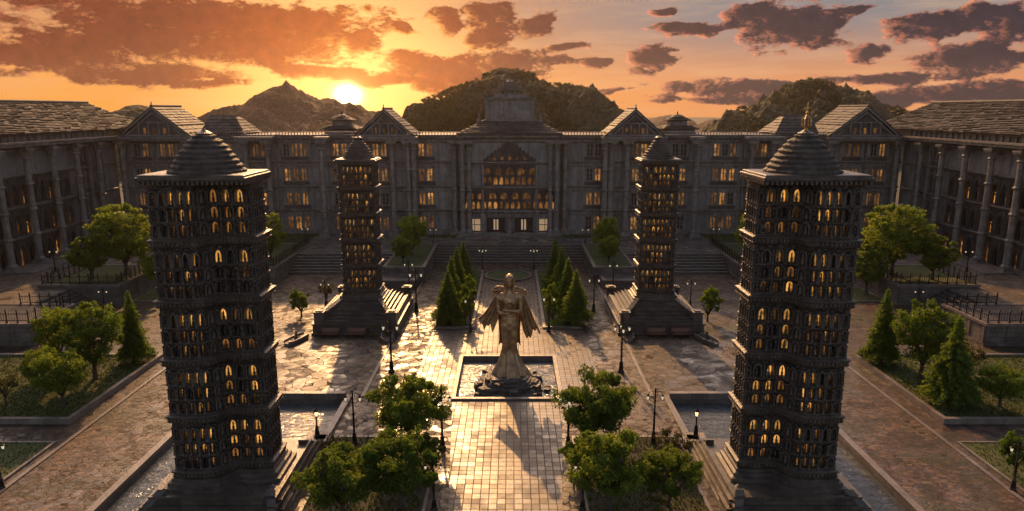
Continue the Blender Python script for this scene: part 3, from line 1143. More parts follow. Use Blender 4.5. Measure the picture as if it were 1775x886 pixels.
def tile_slope(m, a0, a1, b0, b1, n, tw=0.9, th=0.16, jit=0.05, over=0.22):
    """courses of single tiles from the eave edge a0-a1 up to the ridge edge b0-b1"""
    a0, a1, b0, b1 = map(Vector, (a0, a1, b0, b1))
    nrm = (a1 - a0).cross(b0 - a0).normalized()
    if nrm.z < 0:
        nrm = -nrm
    for i in range(n):
        t0, t1 = i / n - (over / n if i else 0), (i + 1) / n
        p0, p1 = a0.lerp(b0, t0), a1.lerp(b1, t0)
        q0, q1 = a0.lerp(b0, t1), a1.lerp(b1, t1)
        k = max(1, round((p1 - p0).length / tw))
        off = (i % 2) * 0.5
        cuts = [0.0] + [min(1.0, (j + 1 - off * 0.98) / k) for j in range(k)]
        if cuts[-1] < 1.0:
            cuts.append(1.0)
        for u, v in zip(cuts[:-1], cuts[1:]):
            if v - u < 1e-4:
                continue
            g0, g1 = u + 0.02 / k, v - 0.02 / k
            up = th + random.uniform(-jit, jit)
            dn = 0.02 + random.uniform(0, jit * 0.4)
            sl = random.uniform(-0.06, 0.06) * (q0 - p0).length
            dv = (q0 - p0).normalized() * sl if i else Vector()
            A, B = p0.lerp(p1, g0) + dv, p0.lerp(p1, g1) + dv
            C_, D_ = q0.lerp(q1, g1), q0.lerp(q1, g0)
            m.hexa([A - nrm * 0.06, B - nrm * 0.06, C_ - nrm * 0.1, D_ - nrm * 0.1, A + nrm * up, B + nrm * up, C_ + nrm * dn, D_ + nrm * dn])


def wall_face_y(t, x0, x1, yf, wins, z0=TZ, z1=21.4, depth=0.3, plinth=True, back=153.0):
    """wall panel facing the court; wins = list of (x, z, w, h)"""
    m = MB()
    hs = [(x - w / 2, x + w / 2, zz, zz + h) for x, zz, w, h in wins]
    wall_panel(m, lambda u, v, d: (u, yf + d, v), x0, x1, z0, z1, hs, depth)
    m.quad((x0, back, z0), (x0, yf, z0), (x0, yf, z1), (x0, back, z1))
    m.quad((x1, yf, z0), (x1, back, z0), (x1, back, z1), (x1, yf, z1))
    m.quad((x1, back, z0), (x0, back, z0), (x0, back, z1), (x1, back, z1))
    return m


def gable(t, xc, yf, wid, z0, zr, depth, label=None):
    """gabled attic: carved front, stepped tile slopes with flared eaves, louvred openings"""
    hw = wid / 2
    f = MB()
    f.extr_y([(xc - hw + 0.5, z0), (xc + hw - 0.5, z0), (xc, zr - 0.35)], yf + 0.1, yf + 0.4)
    f.build('gable_wall', M['carved'], t)
    f = MB()
    f.extr_y([(xc - hw + 0.5, z0), (xc + hw - 0.5, z0), (xc, zr - 0.35)], yf + depth - 0.4, yf + depth - 0.05)
    f.build('gable_wall', M['carved'], t)
    k = MB()                                              # barge boards and posts
    for sg in (-1, 1):
        dx, dz = hw + 0.4, zr - z0 + 0.15
        L = math.hypot(dx, dz)
        nx, nz = dz / L, dx / L
        p0, p1 = (xc + sg * (hw + 0.4), z0 - 0.15), (xc, zr)
        th = 0.38
        k.extr_y([(p0[0], p0[1]), (p1[0], p1[1]), (p1[0] - sg * 0, p1[1] - th * 1.4), (p0[0] - sg * th * 0.9, p0[1])][::sg], yf - 0.35, yf + 0.12)
        k.extr_y([(p0[0] - sg * 1.1, p0[1] + 0.15), (xc, zr - 1.0), (xc, zr - 1.28), (p0[0] - sg * 1.5, p0[1] + 0.15)][::sg], yf - 0.16, yf + 0.13)
    k.box(xc - hw - 0.2, yf - 0.3, z0 - 0.28, xc + hw + 0.2, yf + 0.14, z0 + 0.05)
    k.box(xc - hw * 0.5, yf - 0.12, z0 + (zr - z0) * 0.42, xc + hw * 0.5, yf + 0.12, z0 + (zr - z0) * 0.42 + 0.2)
    for q in (-0.46, -0.16, 0.16, 0.46):
        k.box(xc + hw * q - 0.13, yf - 0.2, z0 + 0.05, xc + hw * q + 0.13, yf + 0.12, z0 + (zr - z0) * 0.42)
    k.lathe([(0.16, zr - 0.1), (0.2, zr + 0.2), (0.08, zr + 0.45), (0.13, zr + 0.65), (0.0, zr + 1.0)], 8, (xc, yf - 0.1, 0))
    k.build('barge_board', M['trim'], t)
    for q in (-0.31, 0.0, 0.31):
        m_ = MB()
        m_.quad((xc + hw * q - 0.28, yf + 0.06, z0 + 0.2), (xc + hw * q + 0.28, yf + 0.06, z0 + 0.2), (xc + hw * q + 0.28, yf + 0.06, z0 + 1.3), (xc + hw * q - 0.28, yf + 0.06, z0 + 1.3))
        m_.build('attic_window', M['lit_dim'], t)
    r = MB()
    for sg in (-1, 1):
        e = xc + sg * (hw + 0.9)
        mid = xc + sg * hw * 0.72
        zm = z0 + (zr - z0) * 0.33
        tile_slope(r, (e, yf - 0.5, z0 - 0.25), (e, yf + depth, z0 - 0.25), (mid, yf - 0.45, zm), (mid, yf + depth, zm), 3, 0.8)
        tile_slope(r, (mid + sg * 0.05, yf - 0.45, zm + 0.04), (mid + sg * 0.05, yf + depth, zm + 0.04), (xc, yf - 0.4, zr), (xc, yf + depth, zr), 7, 0.8)
    r.tube([(xc, yf - 0.5, zr + 0.1), (xc, yf + depth + 0.1, zr + 0.1)], 0.22, 8)
    r.build('gable_roof', M['roof'], t)


def turret(t, xc, yc, z0, w, h, tiers=2):
    zz = z0
    ww = w
    for k in range(tiers):
        b, r = MB(), MB()
        b.cbox(xc, yc, zz, ww, ww, zz + h * 0.5)
        for i in range(5):
            xx = xc - ww / 2 + ww * (i + 0.5) / 5
            b.cbox(xx, yc - ww / 2, zz, 0.18, 0.3, zz + h * 0.5)
        b.build('turret_wall', M['wall'], t)
        e, n_ = ww / 2 + 0.7, ww / 2 - 0.7
        za, zb = zz + h * 0.5, zz + h * 0.5 + 0.75
        for (a, bb) in (((-1, -1), (1, -1)), ((1, -1), (1, 1)), ((1, 1), (-1, 1)), ((-1, 1), (-1, -1))):
            tile_slope(r, (xc + a[0] * e, yc + a[1] * e, za), (xc + bb[0] * e, yc + bb[1] * e, za), (xc + a[0] * n_, yc + a[1] * n_, zb), (xc + bb[0] * n_, yc + bb[1] * n_, zb), 4, 0.8, 0.14)
        r.cbox(xc, yc, za, n_ * 2, n_ * 2, zb + 0.02)
        zz = zb
        ww = ww * 0.55
        if k == tiers - 1:
            r.lathe([(ww * 0.9, zz - 0.05), (ww * 0.5, zz + 0.3), (0.12, zz + 0.5), (0.16, zz + 0.75), (0.0, zz + 1.1)], 8, (xc, yc, 0))
        r.build('turret_roof', M['roof'], t)


# ---------- the two ranges left and right of the central block
SECT = [(10.0, 19.2, 139.5), (19.2, 29.6, 138.7), (29.6, 46.2, 139.5), (46.2, 52.4, 138.9), (52.4, 62.0, 139.5), (62.0, 77.0, 138.6)]
BAYS = [(16.7, 2), (25.6, 2), (33.6, 2), (42.6, 3), (49.3, 2), (57.2, 3), (67.4, 2), (72.4, 2)]
for s, side in ((-1, 'left'), (1, 'right')):
    t = tag(empty('palace_range', (s * 43, 146, TZ)), '%s range of the back palace facade, four storeys with lit paired windows' % side, 'building', 'ranges beside the central block')
    wall = MB()
    trim = MB()
    roof = MB()
    for x0, x1, yf in SECT:
        a, b = sorted((s * x0, s * x1))
        wins = []
        for bx, n in BAYS:
            if x0 < bx < x1:
                for k in range(n):
                    xx = s * bx + (k - (n - 1) / 2) * 1.62
                    for fi in range(4):
                        hh = 2.3 if fi else 2.5
                        zz = FL[fi] + (1.35 if fi else 1.0)
                        wins.append((xx, zz, 1.1, hh))
        w_ = wall_face_y(t, a, b, yf, wins)
        wall.add(w_.v, w_.f)
        for xx, zz, ww, hh in wins:
            add_window(t, xx, yf + 0.02, zz, ww, hh, arched=(zz < 6))
        for fi in (1, 2, 3):
            profile_course(trim, a - 0.02, b + 0.02, yf, FL[fi] + 0.15, 0.5, 0.42)
            profile_course(trim, a, b, yf, FL[fi] - 0.75, 0.22, 0.2)
            nb = int((b - a) / 0.55)
            for k in range(nb):                                        # brackets under the course
                xx = a + (b - a) * (k + 0.5) / nb
                trim.box(xx - 0.09, yf - 0.24, FL[fi] - 0.5, xx + 0.09, yf + 0.05, FL[fi] - 0.1)
        trim.box(a - 0.05, yf - 0.35, TZ, b + 0.05, yf + 0.1, TZ + 0.75)
        trim.box(a - 0.02, yf - 0.2, TZ + 0.75, b + 0.02, yf + 0.1, TZ + 0.95)
        profile_course(trim, a - 0.1, b + 0.1, yf, 20.75, 0.5, 0.35)
        profile_course(trim, a - 0.3, b + 0.3, yf, 21.55, 0.6, 0.75)
        nb = int((b - a) / 0.7)
        for k in range(nb):
            xx = a + (b - a) * (k + 0.5) / nb
            trim.box(xx - 0.12, yf - 0.5, 20.95, xx + 0.12, yf + 0.05, 21.28)
        roof.box(a - 0.3, yf - 0.85, 21.86, b + 0.3, 153.3, 22.15)
        # pilasters round the window bays
        for bx, n in BAYS:
            if x0 < bx < x1:
                for sg in (-1, 1):
                    xx = s * bx + sg * (n * 0.81 + 0.75)
                    if a + 0.3 < xx < b - 0.3:
                        trim.box(xx - 0.2, yf - 0.13, TZ + 0.95, xx + 0.2, yf + 0.04, 20.5)
    for x0, x1, yf in SECT:
        a, b = sorted((s * x0, s * x1))
        for bx, n in BAYS:
            if not x0 < bx < x1:
                continue
            w2 = n * 0.81 + 0.3
            for fi in range(4):                                        # carved panels under the windows, small pediments above
                if fi:
                    spn = MB()
                    spn.box(s * bx - w2, yf - 0.07, FL[fi] + 0.42, s * bx + w2, yf + 0.03, FL[fi] + 1.12)
                    spn.build('carved_panel', M['carved'], t)
                zt = FL[fi] + (4.0 if fi else 3.9)
                spn = MB()
                spn.extr_y([(s * bx - w2 - 0.2, zt - 0.05), (s * bx + w2 + 0.2, zt - 0.05), (s * bx, zt + 0.3)], yf - 0.25, yf + 0.03)
                spn.build('window_pediment', M['trim'], t)
                for sg in (-1, 1):
                    xx = s * bx + sg * (n * 0.81 + 0.75)
                    if a + 0.3 < xx < b - 0.3:
                        trim.cbox(xx, yf - 0.1, FL[fi] + 3.75, 0.62, 0.34, FL[fi] + 4.0)
                        trim.cbox(xx, yf - 0.1, FL[fi] + 0.95, 0.55, 0.30, FL[fi] + 1.2)
        k = a + 0.6
        while k < b - 0.5:                                            # blind panels and thin lesenes between the bays
            if all(abs(k - s * bx) > n * 0.81 + 1.3 for bx, n in BAYS):
                trim.box(k - 0.13, yf - 0.1, TZ + 0.95, k + 0.13, yf + 0.04, 20.5)
                for fi in range(1, 4):
                    trim.cbox(k, yf - 0.1, FL[fi] - 1.25, 0.5, 0.3, FL[fi] - 0.95)
            k += 1.55
        for k in range(int((b - a) / 0.6)):                           # low balustrade on the roof edge
            xx = a + 0.3 + 0.6 * k
            trim.lathe([(0.11, 22.15), (0.07, 22.25), (0.11, 22.42), (0.06, 22.62)], 5, (xx, yf - 0.35, 0))
        trim.box(a, yf - 0.5, 22.62, b, yf - 0.2, 22.74)
    wall.build('wall', M['wall'], t)
    trim.build('cornice', M['trim'], t)
    roof.build('flat_roof', M['flat_roof'], t)
    for cx, cy in ((10.9, 138.5), (18.7, 137.4), (19.9, 137.4), (29.1, 137.4), (23.0, 137.4), (36.4, 136.2), (47.2, 137.4), (51.6, 137.4), (62.6, 137.2), (75.4, 137.0)):
        add_column(t, s * cx, cy)
    ent = MB()
    for a, b in ((18.0, 30.2), (35.2, 37.6), (46.0, 53.0), (61.5, 77)):
        a, b = sorted((s * a, s * b))
        ent.box(a, 136.3 if abs(b - a) < 3 else 136.4, 21.02, b, 138.9 if abs(b - a) > 3 else 139.4, 21.4)
        ent.box(a - 0.2, 136.0, 21.4, b + 0.2, 138.95, 21.85)
    ent.build('entablature', M['trim'], t)
    gable(t, s * 24.3, 137.4, 10.2, 22.2, 27.1, 9.5)
    gable(t, s * 68.8, 137.2, 12.6, 22.2, 27.6, 12)
    turret(t, s * 34.5, 146.5, 22.1, 6.0, 2.0)
    # lower hipped roof beside the corner gable
    r = MB()
    xa, xb = s * 61.0, s * 52.5
    za, zb = 22.3, 25.6
    for (p, q, u, v) in (((xb, 139.8), (xa, 139.8), (s * 55.5, 144), (xa, 144)), ((xb, 150), (xb, 139.8), (s * 55.5, 146), (s * 55.5, 144)), ((xa, 150), (xb, 150), (xa, 146), (s * 55.5, 146))):
        tile_slope(r, (*p, za), (*q, za), (*u, zb), (*v, zb), 6, 0.9)
    r.tube([(s * 55.4, 145, zb), (xa, 145, zb)], 0.3, 6)
    r.box(min(xa, xb) + 0.6, 140.5, 22.1, max(xa, xb) - 0.6, 149.4, 22.5)
    r.build('hipped_roof', M['roof'], t)

# ---------- central block
t = tag(empty('palace_hall', (0, 145, TZ)), 'central block of the back palace with columned entrance, tracery and a square roof tower', 'building')
YC = 138.0
fm = lambda u, v, d: (u, YC + d, v)
wall = MB()
carv = MB()
trim = MB()
# ground floor: two side passages and two doors
wall_panel(wall, fm, -9.9, 9.9, TZ, FL[1], [(-8.2, -5.9, TZ + 0.6, 5.6), (-4.6, -0.95, TZ + 0.6, 5.9), (0.95, 4.6, TZ + 0.6, 5.9), (5.9, 8.2, TZ + 0.6, 5.6)], 1.4)
wall_panel(wall, fm, -9.9, 9.9, FL[3], FL[4], [], 0.3)
for a, b in ((-9.9, -5.6), (5.6, 9.9)):
    wall_panel(wall, fm, a, b, FL[2], FL[3], [], 0.3)
wall.quad((-9.9, 155, TZ), (-9.9, YC, TZ), (-9.9, YC, 21.4), (-9.9, 155, 21.4))
wall.quad((9.9, YC, TZ), (9.9, 155, TZ), (9.9, 155, 21.4), (9.9, YC, 21.4))
wall.box(-9.85, YC + 1.4, TZ, 9.85, YC + 1.7, 21.3)
# tracery
def tracery(a, b, z0, z1, n, pw=0.62):
    w = (b - a) / n
    for k in range(n):
        u0, u1 = a + w * k, a + w * (k + 1)
        zm = z0 + (z1 - z0) * 0.48
        c = (u0 + u1) / 2
        arch_panel(carv, fm, u0, u1, zm, z1, w * pw, zm + 0.2, zm + 0.8, z1 - 0.35, 0.45, True)
        arch_trim(carv, fm, c, w * pw, zm + 0.2, zm + 0.8, z1 - 0.35, True, 0.14, 0.14)
        for h_ in (0, 1):
            v0, v1 = u0 + w * h_ / 2, u0 + w * (h_ + 1) / 2
            arch_panel(carv, fm, v0, v1, z0, zm, w / 2 * 0.66, z0 + 0.3, z0 + 1.1, zm - 0.2, 0.45, False, 4)
        carv.lathe([(0.16, z0), (0.11, z0 + 0.3), (0.1, z1 - 0.5), (0.17, z1 - 0.2)], 6, (u0, YC - 0.1, 0))
        p = MB()
        for h_ in (0, 1):
            v0 = u0 + w * (h_ + 0.5) / 2
            p.quad((v0 - w * 0.17, YC + 0.4, z0 + 0.3), (v0 + w * 0.17, YC + 0.4, z0 + 0.3), (v0 + w * 0.17, YC + 0.4, zm - 0.2), (v0 - w * 0.17, YC + 0.4, zm - 0.2))
        p.build('window', M['lit'] if random.random() < 0.6 else M['lit_dim'], t)
        p = MB()
        p.quad((c - w * 0.31, YC + 0.4, zm + 0.2), (c + w * 0.31, YC + 0.4, zm + 0.2), (c + w * 0.31, YC + 0.4, z1 - 0.35), (c - w * 0.31, YC + 0.4, z1 - 0.35))
        p.build('window', M['lit_dim'], t)
        carv.box(c - 0.05, YC + 0.1, zm + 0.2, c + 0.05, YC + 0.3, z1 - 0.5)
        carv.lathe([(0.0, -0.12), (w * 0.2, -0.12), (w * 0.2, 0.0)], 10, (0, 0, 0)) if False else None


tracery(-9.0, 9.0, FL[1] + 0.35, FL[2] - 0.35, 8)
tracery(-5.6, 5.6, FL[2] + 0.35, FL[3] - 0.35, 5)
wall_panel(wall, fm, -9.9, -9.0, FL[1], FL[2], [], 0.3)
wall_panel(wall, fm, 9.0, 9.9, FL[1], FL[2], [], 0.3)
for z_ in (FL[1], FL[2]):
    wall.quad((-9.0, YC, z_), (9.0, YC, z_), (9.0, YC, z_ + 0.35), (-9.0, YC, z_ + 0.35))
for a, b, zz in ((-9.0, 9.0, FL[2] - 0.35), (-5.6, 5.6, FL[3] - 0.35)):
    wall.quad((a, YC, zz), (b, YC, zz), (b, YC, zz + 0.35), (a, YC, zz + 0.35))
# carved pediment on the top storey
for k in range(9):
    zz0, zz1 = FL[3] + 0.3 + k * 0.42, FL[3] + 0.3 + (k + 1) * 0.42
    hw = 5.0 * (1 - k / 9.0) + 0.25
    hw2 = 5.0 * (1 - (k + 1) / 9.0) + 0.25
    carv.extr_y([(-hw, zz0), (hw, zz0), (hw2 + 0.2, zz1 - 0.03), (-hw2 - 0.2, zz1 - 0.03)], YC - 0.18 - 0.05 * (k % 2), YC + 0.05)
for sg in (-1, 1):
    for k in range(7):
        q = k / 7
        carv.lathe([(0.28, -0.02), (0.2, 0.12), (0.22, 0.3), (0.0, 0.55)], 7, (sg * (5.0 * (1 - q)), YC - 0.2, FL[3] + 0.45 + 3.8 * q))
for k in range(5):
    x_ = -3.0 + 1.5 * k
    zt = FL[3] + 0.5 + 3.0 * (1 - abs(x_) / 4.6)
    arch_trim(carv, fm, x_, 0.8, FL[3] + 0.5, FL[3] + 0.9, max(zt - 0.4, FL[3] + 1.2), True, 0.13, 0.34)
    p = MB()
    p.quad((x_ - 0.25, YC - 0.245, FL[3] + 0.6), (x_ + 0.25, YC - 0.245, FL[3] + 0.6), (x_ + 0.25, YC - 0.245, FL[3] + 1.25), (x_ - 0.25, YC - 0.245, FL[3] + 1.25))
    p.build('window', M['lit_dim'], t)
arch_trim(carv, fm, 0.0, 1.1, 20.0, 20.4, 21.0, False, 0.15, 0.3)
for fi in (1, 2, 3):
    profile_course(trim, -9.95, 9.95, YC, FL[fi], 0.55, 0.5)
profile_course(trim, -10.1, 10.1, YC, 20.9, 0.5, 0.4)
profile_course(trim, -10.4, 10.4, YC, 21.7, 0.7, 0.95)
for x_ in (-5.3, 5.3):
    trim.cbox(x_, YC - 0.12, TZ, 1.0, 0.9, FL[1] - 0.1)
    for zz in (FL[1], FL[2]):
        trim.cbox(x_, YC - 0.1, zz, 0.5, 0.5, zz + 4.6)
trim.lathe([(0.85, TZ + 0.6), (0.85, TZ + 1.0), (0.62, TZ + 1.2), (0.56, 5.6), (0.75, 6.0), (0.9, 6.3), (0.9, 6.75)], 14, (0, YC - 0.4, 0))
trim.cbox(0, YC - 0.4, TZ, 2.0, 2.0, TZ + 0.6)
for k in range(-4, 5):                                                   # carved console row over the doors
    trim.cbox(k * 1.1, YC - 0.25, 6.15, 0.35, 0.6, 6.7)
# doorstep platform and steps
trim.box(-9.3, YC - 1.5, TZ, 9.3, YC + 1.4, TZ + 0.6)
trim.box(-6.0, YC - 2.1, TZ, 6.0, YC - 1.5, TZ + 0.4)
trim.box(-5.6, YC - 2.7, TZ, 5.6, YC - 2.1, TZ + 0.2)
wall.build('wall', M['wall'], t)
carv.build('tracery', M['carved'], t)
trim.build('cornice', M['trim'], t)
for x_ in (-9.0, 9.0, -7.7, 7.7):
    add_column(t, x_ * 1.03, YC - 0.95, TZ, 0.85)
for x_ in (-2.78, 2.78):
    d = MB()
    d.box(x_ - 1.82, YC + 0.9, TZ + 0.6, x_ + 1.82, YC + 1.1, 5.9)
    for k in range(4):
        xx = x_ - 1.4 + 0.93 * k
        for z_ in (TZ + 0.9, TZ + 2.2):
            d.box(xx - 0.33, YC + 0.84, z_, xx + 0.33, YC + 0.91, z_ + 1.1)
    do = d.build('door', M['door'], t)
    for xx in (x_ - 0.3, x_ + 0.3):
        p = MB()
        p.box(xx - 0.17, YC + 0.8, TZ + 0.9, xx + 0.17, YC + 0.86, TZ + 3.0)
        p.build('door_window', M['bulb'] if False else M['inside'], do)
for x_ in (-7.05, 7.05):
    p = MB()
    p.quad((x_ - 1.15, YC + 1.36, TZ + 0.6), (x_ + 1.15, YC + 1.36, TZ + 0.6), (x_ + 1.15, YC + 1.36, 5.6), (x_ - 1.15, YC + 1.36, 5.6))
    p.build('passage_glow_panel', M['inside'], t)  # glowing panel added in place of the sunlit court seen through
    p = MB()
    p.box(x_ - 0.06, YC + 0.6, TZ + 0.6, x_ + 0.06, YC + 0.72, 5.6)
    p.box(x_ - 1.15, YC + 0.6, 4.3, x_ + 1.15, YC + 0.72, 4.42)
    p.build('passage_grille', M['iron'], t)
# roof: stepped pyramid skirt, square attic tower, small pediment, pinnacle stack
r = MB()
r.box(-10.4, YC - 1.0, 22.05, 10.4, 155.3, 22.35)
e0, e1 = (-10.2, YC - 0.6), (10.2, 154)
tile_slope(r, (-10.2, YC - 0.6, 22.4), (10.2, YC - 0.6, 22.4), (-5.0, 142.6, 25.0), (5.0, 142.6, 25.0), 7, 0.9)
tile_slope(r, (-10.2, 154, 22.4), (-10.2, YC - 0.6, 22.4), (-5.0, 152, 25.0), (-5.0, 142.6, 25.0), 7, 0.9)
tile_slope(r, (10.2, YC - 0.6, 22.4), (10.2, 154, 22.4), (5.0, 142.6, 25.0), (5.0, 152, 25.0), 7, 0.9)
r.build('roof', M['roof'], t)
a_ = MB()
a_.box(-4.7, 142.8, 22.3, 4.7, 151.8, 29.0)
a_.build('attic_wall', M['wall'], t)
a_ = MB()
for x_ in (-4.6, 4.6):
    a_.cbox(x_, 142.75, 22.4, 0.6, 0.6, 28.9)
a_.box(-0.2, 142.6, 26.6, 0.2, 142.9, 28.9)
a_.box(-5.0, 142.4, 28.9, 5.0, 152.2, 29.2)
a_.box(-5.25, 142.15, 29.2, 5.25, 152.45, 29.42)
a_.box(-5.3, 141.7, 24.6, 5.3, 142.85, 24.95)
for k in range(6):
    hw = 4.2 - 0.7 * k
    a_.extr_y([(-hw, 24.95 + 0.3 * k), (hw, 24.95 + 0.3 * k), (hw - 0.6, 25.25 + 0.3 * k), (-hw + 0.6, 25.25 + 0.3 * k)], 141.75 + 0.05 * k, 142.82)
a_.cbox(0, 147, 29.42, 6.6, 6.6, 30.0)
for k in range(7):
    xx = -3.0 + k
    a_.lathe([(0.2, 30.0), (0.13, 30.15), (0.13, 30.7), (0.22, 30.85)], 6, (xx, 143.9, 0))
a_.cbox(0, 147, 30.85, 6.8, 6.8, 31.05)
a_.cbox(0, 147, 30.0, 4.2, 4.2, 30.85)
for k, (w_, z0_, z1_) in enumerate(((4.6, 31.05, 31.5), (3.2, 31.55, 32.0), (1.9, 32.05, 32.5))):
    a_.cbox(0, 146.5, z0_, w_ * 0.8, w_ * 0.8, z1_)
    a_.cbox(0, 146.5, z1_ - 0.08, w_, w_, z1_ + 0.06)
    for xx in (-0.42, -0.14, 0.14, 0.42):
        a_.lathe([(0.11, z0_), (0.07, z0_ + 0.1), (0.11, z1_ - 0.08)], 5, (xx * w_, 146.5 - w_ * 0.43, 0))
    for sg in (-1, 1):
        a_.lathe([(0.16, z1_), (0.1, z1_ + 0.2), (0.14, z1_ + 0.32), (0.0, z1_ + 0.6)], 6, (sg * w_ * 0.44, 146.5 - w_ * 0.4, 0))
a_.lathe([(0.7, 32.55), (0.3, 32.8), (0.36, 32.95), (0.1, 33.2), (0.16, 33.35), (0.0, 33.9)], 8, (0, 146.5, 0))
for sg in (-1, 1):
    a_.lathe([(0.3, 22.4), (0.3, 24.6), (0.45, 24.8), (0.2, 25.2), (0.28, 25.5), (0.0, 26.5)], 8, (sg * 6.1, 141.5, 0))
a_.build('attic_ornament', M['trim'], t)

# ---------- the two wings
for s, side in ((-1, 'left'), (1, 'right')):
    t = tag(empty('palace_wing', (s * 84, 96, TZ)), '%s wing with giant ringed columns under a long tiled hip roof' % side, 'building', 'side wings of the palace')
    X = s * 77.5
    # the wall faces the court; u runs along y
    fw = (lambda u, v, d: (X - d * 0 + s * d, u, v))
    Y0, Y1 = 52.0, 138.5
    cols = [y for y in np.arange(59.1, 137, 6.5)]
    portal = (103.5, 123.2)
    wins = []
    for k, y in enumerate(cols[:-1]):
        yc = y + 3.25
        if portal[0] < yc < portal[1]:
            continue
        for fi in (1, 2, 3):
            for dy in ((-0.85, 0.85)):
                wins.append((yc + dy, FL[fi] + 1.3, 1.1, 2.3))
    wall = MB()
    carv = MB()
    trim = MB()
    hs = [(y - w / 2, y + w / 2, z_, z_ + h) for y, z_, w, h in wins]
    hs.append((portal[0], portal[1], TZ, FL[3]))
    wall_panel(wall, fw, Y0, Y1, TZ, 21.4, hs, 0.3)
    wall.quad((X, Y0, TZ), (s * 93, Y0, TZ), (s * 93, Y0, 21.4), (X, Y0, 21.4))
    wall.box(min(s * 92.6, s * 93), Y0, 0, max(s * 92.6, s * 93), Y1 + 12, 21.4)
    wall.box(min(X + s * 1.2, X + s * 1.5), portal[0] - 1, TZ, max(X + s * 1.2, X + s * 1.5), portal[1] + 1, 21.0)
    for y, z_, w, h in wins:
        rz = math.pi / 2 if s < 0 else -math.pi / 2
        add_window(t, X - s * 0.02, y, z_, w, h, rz, lit=random.choice(('dark', 'dark', 'dim', 'dim', 'lit')))
    # portal: three rows of pointed arcades
    npb = 9
    pw = (portal[1] - portal[0]) / npb
    for fi in range(3):
        z0_, z1_ = FL[fi], FL[fi + 1]
        for k in range(npb):
            u0, u1 = portal[0] + pw * k, portal[0] + pw * (k + 1)
            c = (u0 + u1) / 2
            arch_panel(carv, fw, u0, u1, z0_, z1_, pw * 0.62, z0_ + (0.5 if fi else 0.05), z0_ + 2.2, z1_ - 0.8, 0.6, True)
            arch_trim(carv, fw, c, pw * 0.62, z0_ + 0.5, z0_ + 2.2, z1_ - 0.8, True, 0.15, 0.16)
            if fi:
                arch_trim(carv, fw, c, pw * 0.3, z0_ + 0.5, z0_ + 1.3, z0_ + 2.0, False, 0.1, -0.2)
                carv.box(*(sorted((X + s * 0.25, X + s * 0.4))[0], c - 0.05, z0_ + 0.5), *(sorted((X + s * 0.25, X + s * 0.4))[1], c + 0.05, z1_ - 1.2))
            p = MB()
            q0, q1 = c - pw * 0.31, c + pw * 0.31
            pts = [fw(q0, z0_ + 0.1, 0.55), fw(q1, z0_ + 0.1, 0.55), fw(q1, z0_ + (2.2 if fi else 3.3), 0.55), fw(q0, z0_ + (2.2 if fi else 3.3), 0.55)]
            p.quad(*pts)
            p.build('window', M['lit'] if k in (3, 4, 6) and random.random() < 0.75 else M['lit_dim'] if random.random() < 0.35 else M['glass'], t)
            xx = X - s * 0.12
            carv.lathe([(0.2, z0_), (0.13, z0_ + 0.4), (0.12, z1_ - 0.9), (0.22, z1_ - 0.5)], 7, (xx, u0, 0))
    # string courses (swept along y), pilaster fins
    for fi, (zz, hh, oo) in enumerate(((FL[1], 0.5, 0.5), (FL[2], 0.5, 0.5), (FL[3], 0.5, 0.5), (20.7, 0.5, 0.4), (21.5, 0.6, 0.8))):
        prof = [(X + s * 0.1, zz - hh / 2), (X - s * oo * 0.4, zz - hh / 2), (X - s * oo, zz + hh * 0.1), (X - s * oo, zz + hh * 0.4), (X - s * oo * 0.7, zz + hh / 2), (X + s * 0.1, zz + hh / 2)]
        trim.extr_y(prof if s > 0 else prof[::-1], Y0, Y1 - 1.2)
    trim.box(min(X, X - s * 0.4), Y0, TZ, max(X, X - s * 0.4), portal[0], TZ + 1.0)
    trim.box(min(X, X - s * 0.4), portal[1], TZ, max(X, X - s * 0.4), Y1 - 1.3, TZ + 1.0)
    for k, y in enumerate(cols):
        for dy in (-1.5, 1.5):
            yy = y + dy
            if portal[0] - 0.5 < yy < portal[1] + 0.5:
                continue
            trim.box(min(X, X - s * 0.45), yy - 0.3, TZ + 1.0, max(X, X - s * 0.45), yy + 0.3, 20.4)
        add_column(t, X - s * 1.15, y, TZ, 0.92)
        for dy in (-2.45, 2.45):
            yy = y + dy
            if not portal[0] < yy < portal[1]:
                carv.lathe([(0.34, TZ + 1.0), (0.34, TZ + 1.3), (0.2, TZ + 1.5), (0.18, FL[1] - 0.6), (0.3, FL[1] - 0.3), (0.2, FL[1] + 0.3), (0.18, FL[2] - 0.6), (0.3, FL[2] - 0.3), (0.2, FL[2] + 0.3), (0.18, FL[3] - 0.6), (0.3, FL[3] - 0.3), (0.2, FL[3] + 0.3), (0.17, 20.0), (0.3, 20.4)], 7, (X - s * 0.3, yy, 0))
        trim.box(min(X, X - s * 1.7), y - 0.5, 20.95, max(X, X - s * 1.7), y + 0.5, 21.3)
        if portal[0] < y < portal[1]:
            trim.box(min(X, X - s * 3.4), y - 1.3, TZ, max(X, X - s * 3.4), y + 1.3, TZ + 0.3)
    # carved relief panels between the pedestals
    for k, y in enumerate(cols[:-1]):
        yc = y + 3.25
        if portal[0] < yc < portal[1]:
            continue
        carv.box(min(X, X - s * 0.12), yc - 1.1, TZ + 1.1, max(X, X - s * 0.12), yc + 1.1, FL[1] - 0.9)
        for fi in (1, 2, 3):
            carv.box(min(X, X - s * 0.09), yc - 1.5, FL[fi] + 0.4, max(X, X - s * 0.09), yc + 1.5, FL[fi] + 1.08)
            for dy in (-1, 1):
                trim.box(min(X, X - s * 0.22), yc + dy * 1.65 - 0.14, FL[fi] + 0.4, max(X, X - s * 0.22), yc + dy * 1.65 + 0.14, FL[fi] + 4.2)
